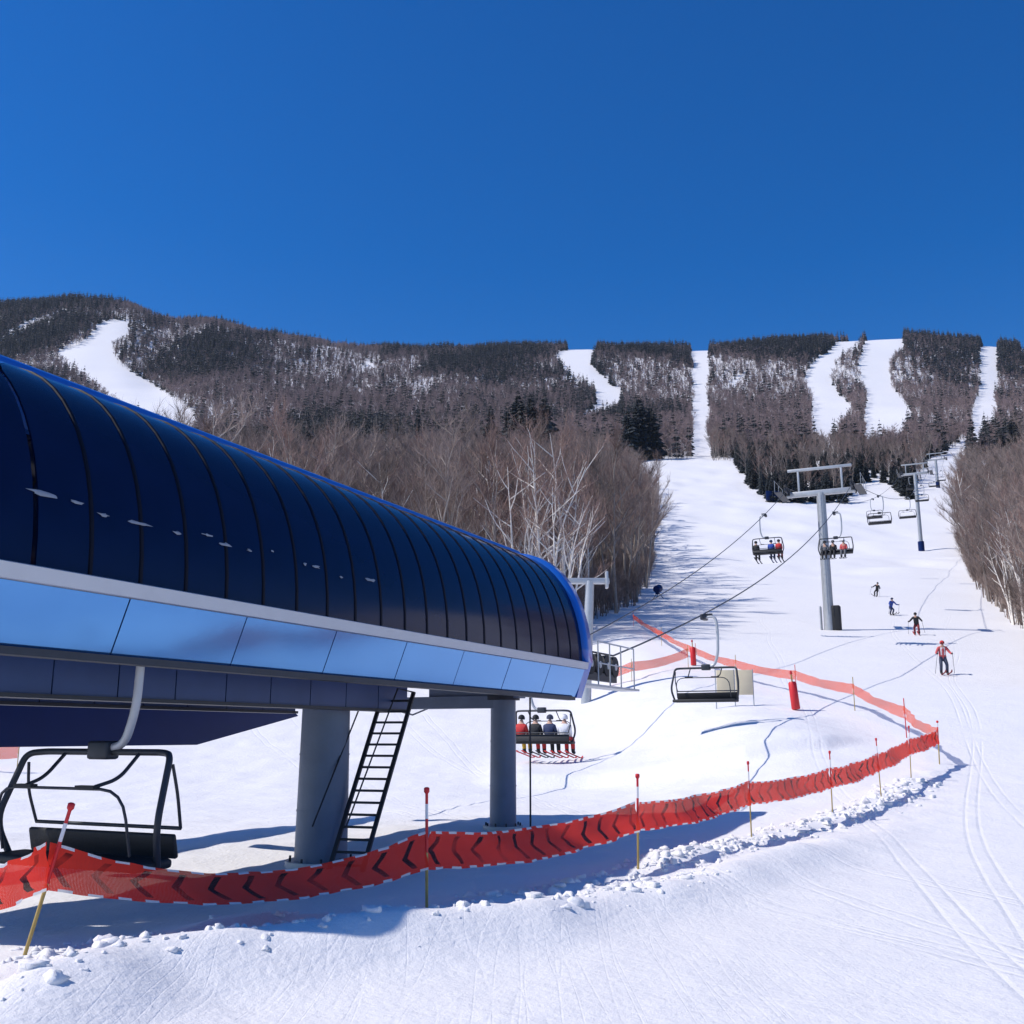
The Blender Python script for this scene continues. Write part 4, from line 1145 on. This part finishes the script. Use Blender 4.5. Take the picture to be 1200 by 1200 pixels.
# the rest of the wood and the mountain forest: instanced, uncountable
def forest(name, label, P, rot, scl, idx, protos):
    """protos: list of (trunk mesh, crown mesh) merged into unlinked prototype objects"""
    coll = bpy.data.collections.new(name + '_kinds')
    for k, (a, c) in enumerate(protos):
        bm = bmesh.new(); bm.from_mesh(a); n0 = len(bm.faces); bm.from_mesh(c); bm.faces.ensure_lookup_table()
        for f in bm.faces[n0:]: f.material_index = 1
        for f in bm.faces[:n0]: f.material_index = 0
        m_ = bpy.data.meshes.new('%s_%02d' % (name, k)); bm.to_mesh(m_); bm.free(); m_.materials.append(a.materials[0]); m_.materials.append(c.materials[0])
        coll.objects.link(bpy.data.objects.new('%s_%02d' % (name, k), m_))
    me = bpy.data.meshes.new(name); me.from_pydata([tuple(p) for p in P], [], [])
    for an, tp, dt in (('rot', 'FLOAT', rot), ('scl', 'FLOAT', scl), ('idx', 'INT', idx)):
        at = me.attributes.new(an, tp, 'POINT'); at.data.foreach_set('value', np.asarray(dt, np.int32 if tp == 'INT' else np.float32))
    o = mkobj(name, me); o['kind'] = 'stuff'; o['label'] = label; o['category'] = 'forest'
    ng = bpy.data.node_groups.new(name + '_scatter', 'GeometryNodeTree')
    ng.interface.new_socket('Geometry', in_out='INPUT', socket_type='NodeSocketGeometry'); ng.interface.new_socket('Geometry', in_out='OUTPUT', socket_type='NodeSocketGeometry')
    gi = ng.nodes.new('NodeGroupInput'); go = ng.nodes.new('NodeGroupOutput'); ip = ng.nodes.new('GeometryNodeInstanceOnPoints'); ci = ng.nodes.new('GeometryNodeCollectionInfo')
    ci.inputs['Collection'].default_value = coll; ci.inputs['Separate Children'].default_value = True; ci.inputs['Reset Children'].default_value = True
    ip.inputs['Pick Instance'].default_value = True
    def attr(nm, tp):
        a = ng.nodes.new('GeometryNodeInputNamedAttribute'); a.data_type = tp; a.inputs['Name'].default_value = nm; return a.outputs[0]
    cb = ng.nodes.new('ShaderNodeCombineXYZ'); ng.links.new(attr('rot', 'FLOAT'), cb.inputs[2])
    er = ng.nodes.new('FunctionNodeEulerToRotation'); ng.links.new(cb.outputs[0], er.inputs[0])
    ng.links.new(gi.outputs[0], ip.inputs['Points']); ng.links.new(ci.outputs[0], ip.inputs['Instance']); ng.links.new(er.outputs[0], ip.inputs['Rotation'])
    ng.links.new(attr('scl', 'FLOAT'), ip.inputs['Scale']); ng.links.new(attr('idx', 'INT'), ip.inputs['Instance Index']); ng.links.new(ip.outputs[0], go.inputs[0])
    md = o.modifiers.new('scatter', 'NODES'); md.node_group = ng
    return o
forest('wood', 'dense bare wood standing behind the nearer trees', np.stack([xx, yy, zz - .1], 1)[far_i], rot[far_i], hh[far_i], kind[far_i], [KIND[n] for n in names])
for i in range(3): reg('brush%d' % i, bare_tree(220 + i, 4.2, True, 6, 700), M['twig'], M['twig'])
N = 26000
yb = np.sqrt(RNG.uniform(44 ** 2, 260 ** 2, N)); xb = RNG.uniform(-.3, .62, N) * yb; zb = base_h(xb, yb); mk, pxb, pyb = masked(xb, yb, zb)
kb = (~mk) & (np.abs(xb - (0.47 * yb - 13.3)) > 6) & ((pxb > 1095) | ((pxb > 560) & (pxb < 790)) | (yb > 180)) & (RNG.random(N) < .55)
forest('underbrush', 'low bare brushwood along the edges of the woods', np.stack([xb, yb, zb - .1], 1)[kb], RNG.uniform(0, 6.28, kb.sum()), RNG.uniform(.5, 1.1, kb.sum()), RNG.integers(0, 3, kb.sum()), [KIND['brush%d' % i] for i in range(3)])
# mountain
M['mtwig'] = pmat('far_twigs', (0.25, 0.18, 0.17), 0.85, 0, 0.2, 1.0, rnd=0.45)
for i in range(4): reg('mhard%d' % i, bare_tree(120 + i, 11, ntw=190, lod=1), M['bark'], M['mtwig'])
for i in range(3): reg('mfir%d' % i, conifer(170 + i, 11, lod=1, w=.20), M['bark'], M['needles'])
N = 120000
ym = np.sqrt(RNG.uniform(430 ** 2, 1420 ** 2, N)); am = RNG.uniform(-.66, .66, N); xm = am * ym
zm = base_h(xm, ym); mk, pxm, pym = masked(xm, ym, zm)
glade = fbm(xm / 34, ym / 190, 31, 5); cov = .22 + .78 * sstep(-.30, -.10, glade)
keepm = (~mk) & (RNG.random(N) < np.maximum(cov, np.where(pym > 475, 1, 0)))
xm, ym, zm, pxm, pym = xm[keepm], ym[keepm], zm[keepm], pxm[keepm], pym[keepm]
cm = fbm(xm / 90, ym / 210, 13, 5) + .15 * sstep(480, 400, pym) - .03 + .14 * fbm(xm / 35, ym / 35, 19, 2)
iscon = RNG.random(len(xm)) < np.clip(.20 + 3.2 * (cm - .03), .06, .93)
idx = np.where(iscon, 4 + RNG.integers(0, 3, len(xm)), RNG.integers(0, 4, len(xm)))
forest('mountain_forest', 'far mountain forest of bare hardwoods and dark firs', np.stack([xm, ym, zm - .1], 1), RNG.uniform(0, 6.28, len(xm)), np.where(iscon, RNG.uniform(.6, 1.5, len(xm)) * (.8 + .5 * vnoise(xm / 30, ym / 30, 88)), RNG.uniform(.4, .95, len(xm))), idx,
       [KIND['mhard%d' % i] for i in range(4)] + [KIND['mfir%d' % i] for i in range(3)])
print('trees near', len(near_i), 'wood', len(far_i), 'mountain', len(xm))

# ------------------------------------------------------------------ thin mountain air
b = MB(); b.box((0, 850, 300), (3900, 3300, 660)); hz = b.build('haze', None); hz['kind'] = 'stuff'; hz['label'] = 'thin pale blue mountain haze'
hm = bpy.data.materials.new('haze'); hm.use_nodes = True; n = hm.node_tree; n.nodes.clear()
ho = n.nodes.new('ShaderNodeOutputMaterial'); pv = n.nodes.new('ShaderNodeVolumePrincipled')
pv.inputs['Color'].default_value = (0.66, 0.80, 1.0, 1); pv.inputs['Density'].default_value = 0.00005; pv.inputs['Anisotropy'].default_value = 0.2
n.links.new(pv.outputs[0], ho.inputs['Volume']); hz.data.materials.append(hm)
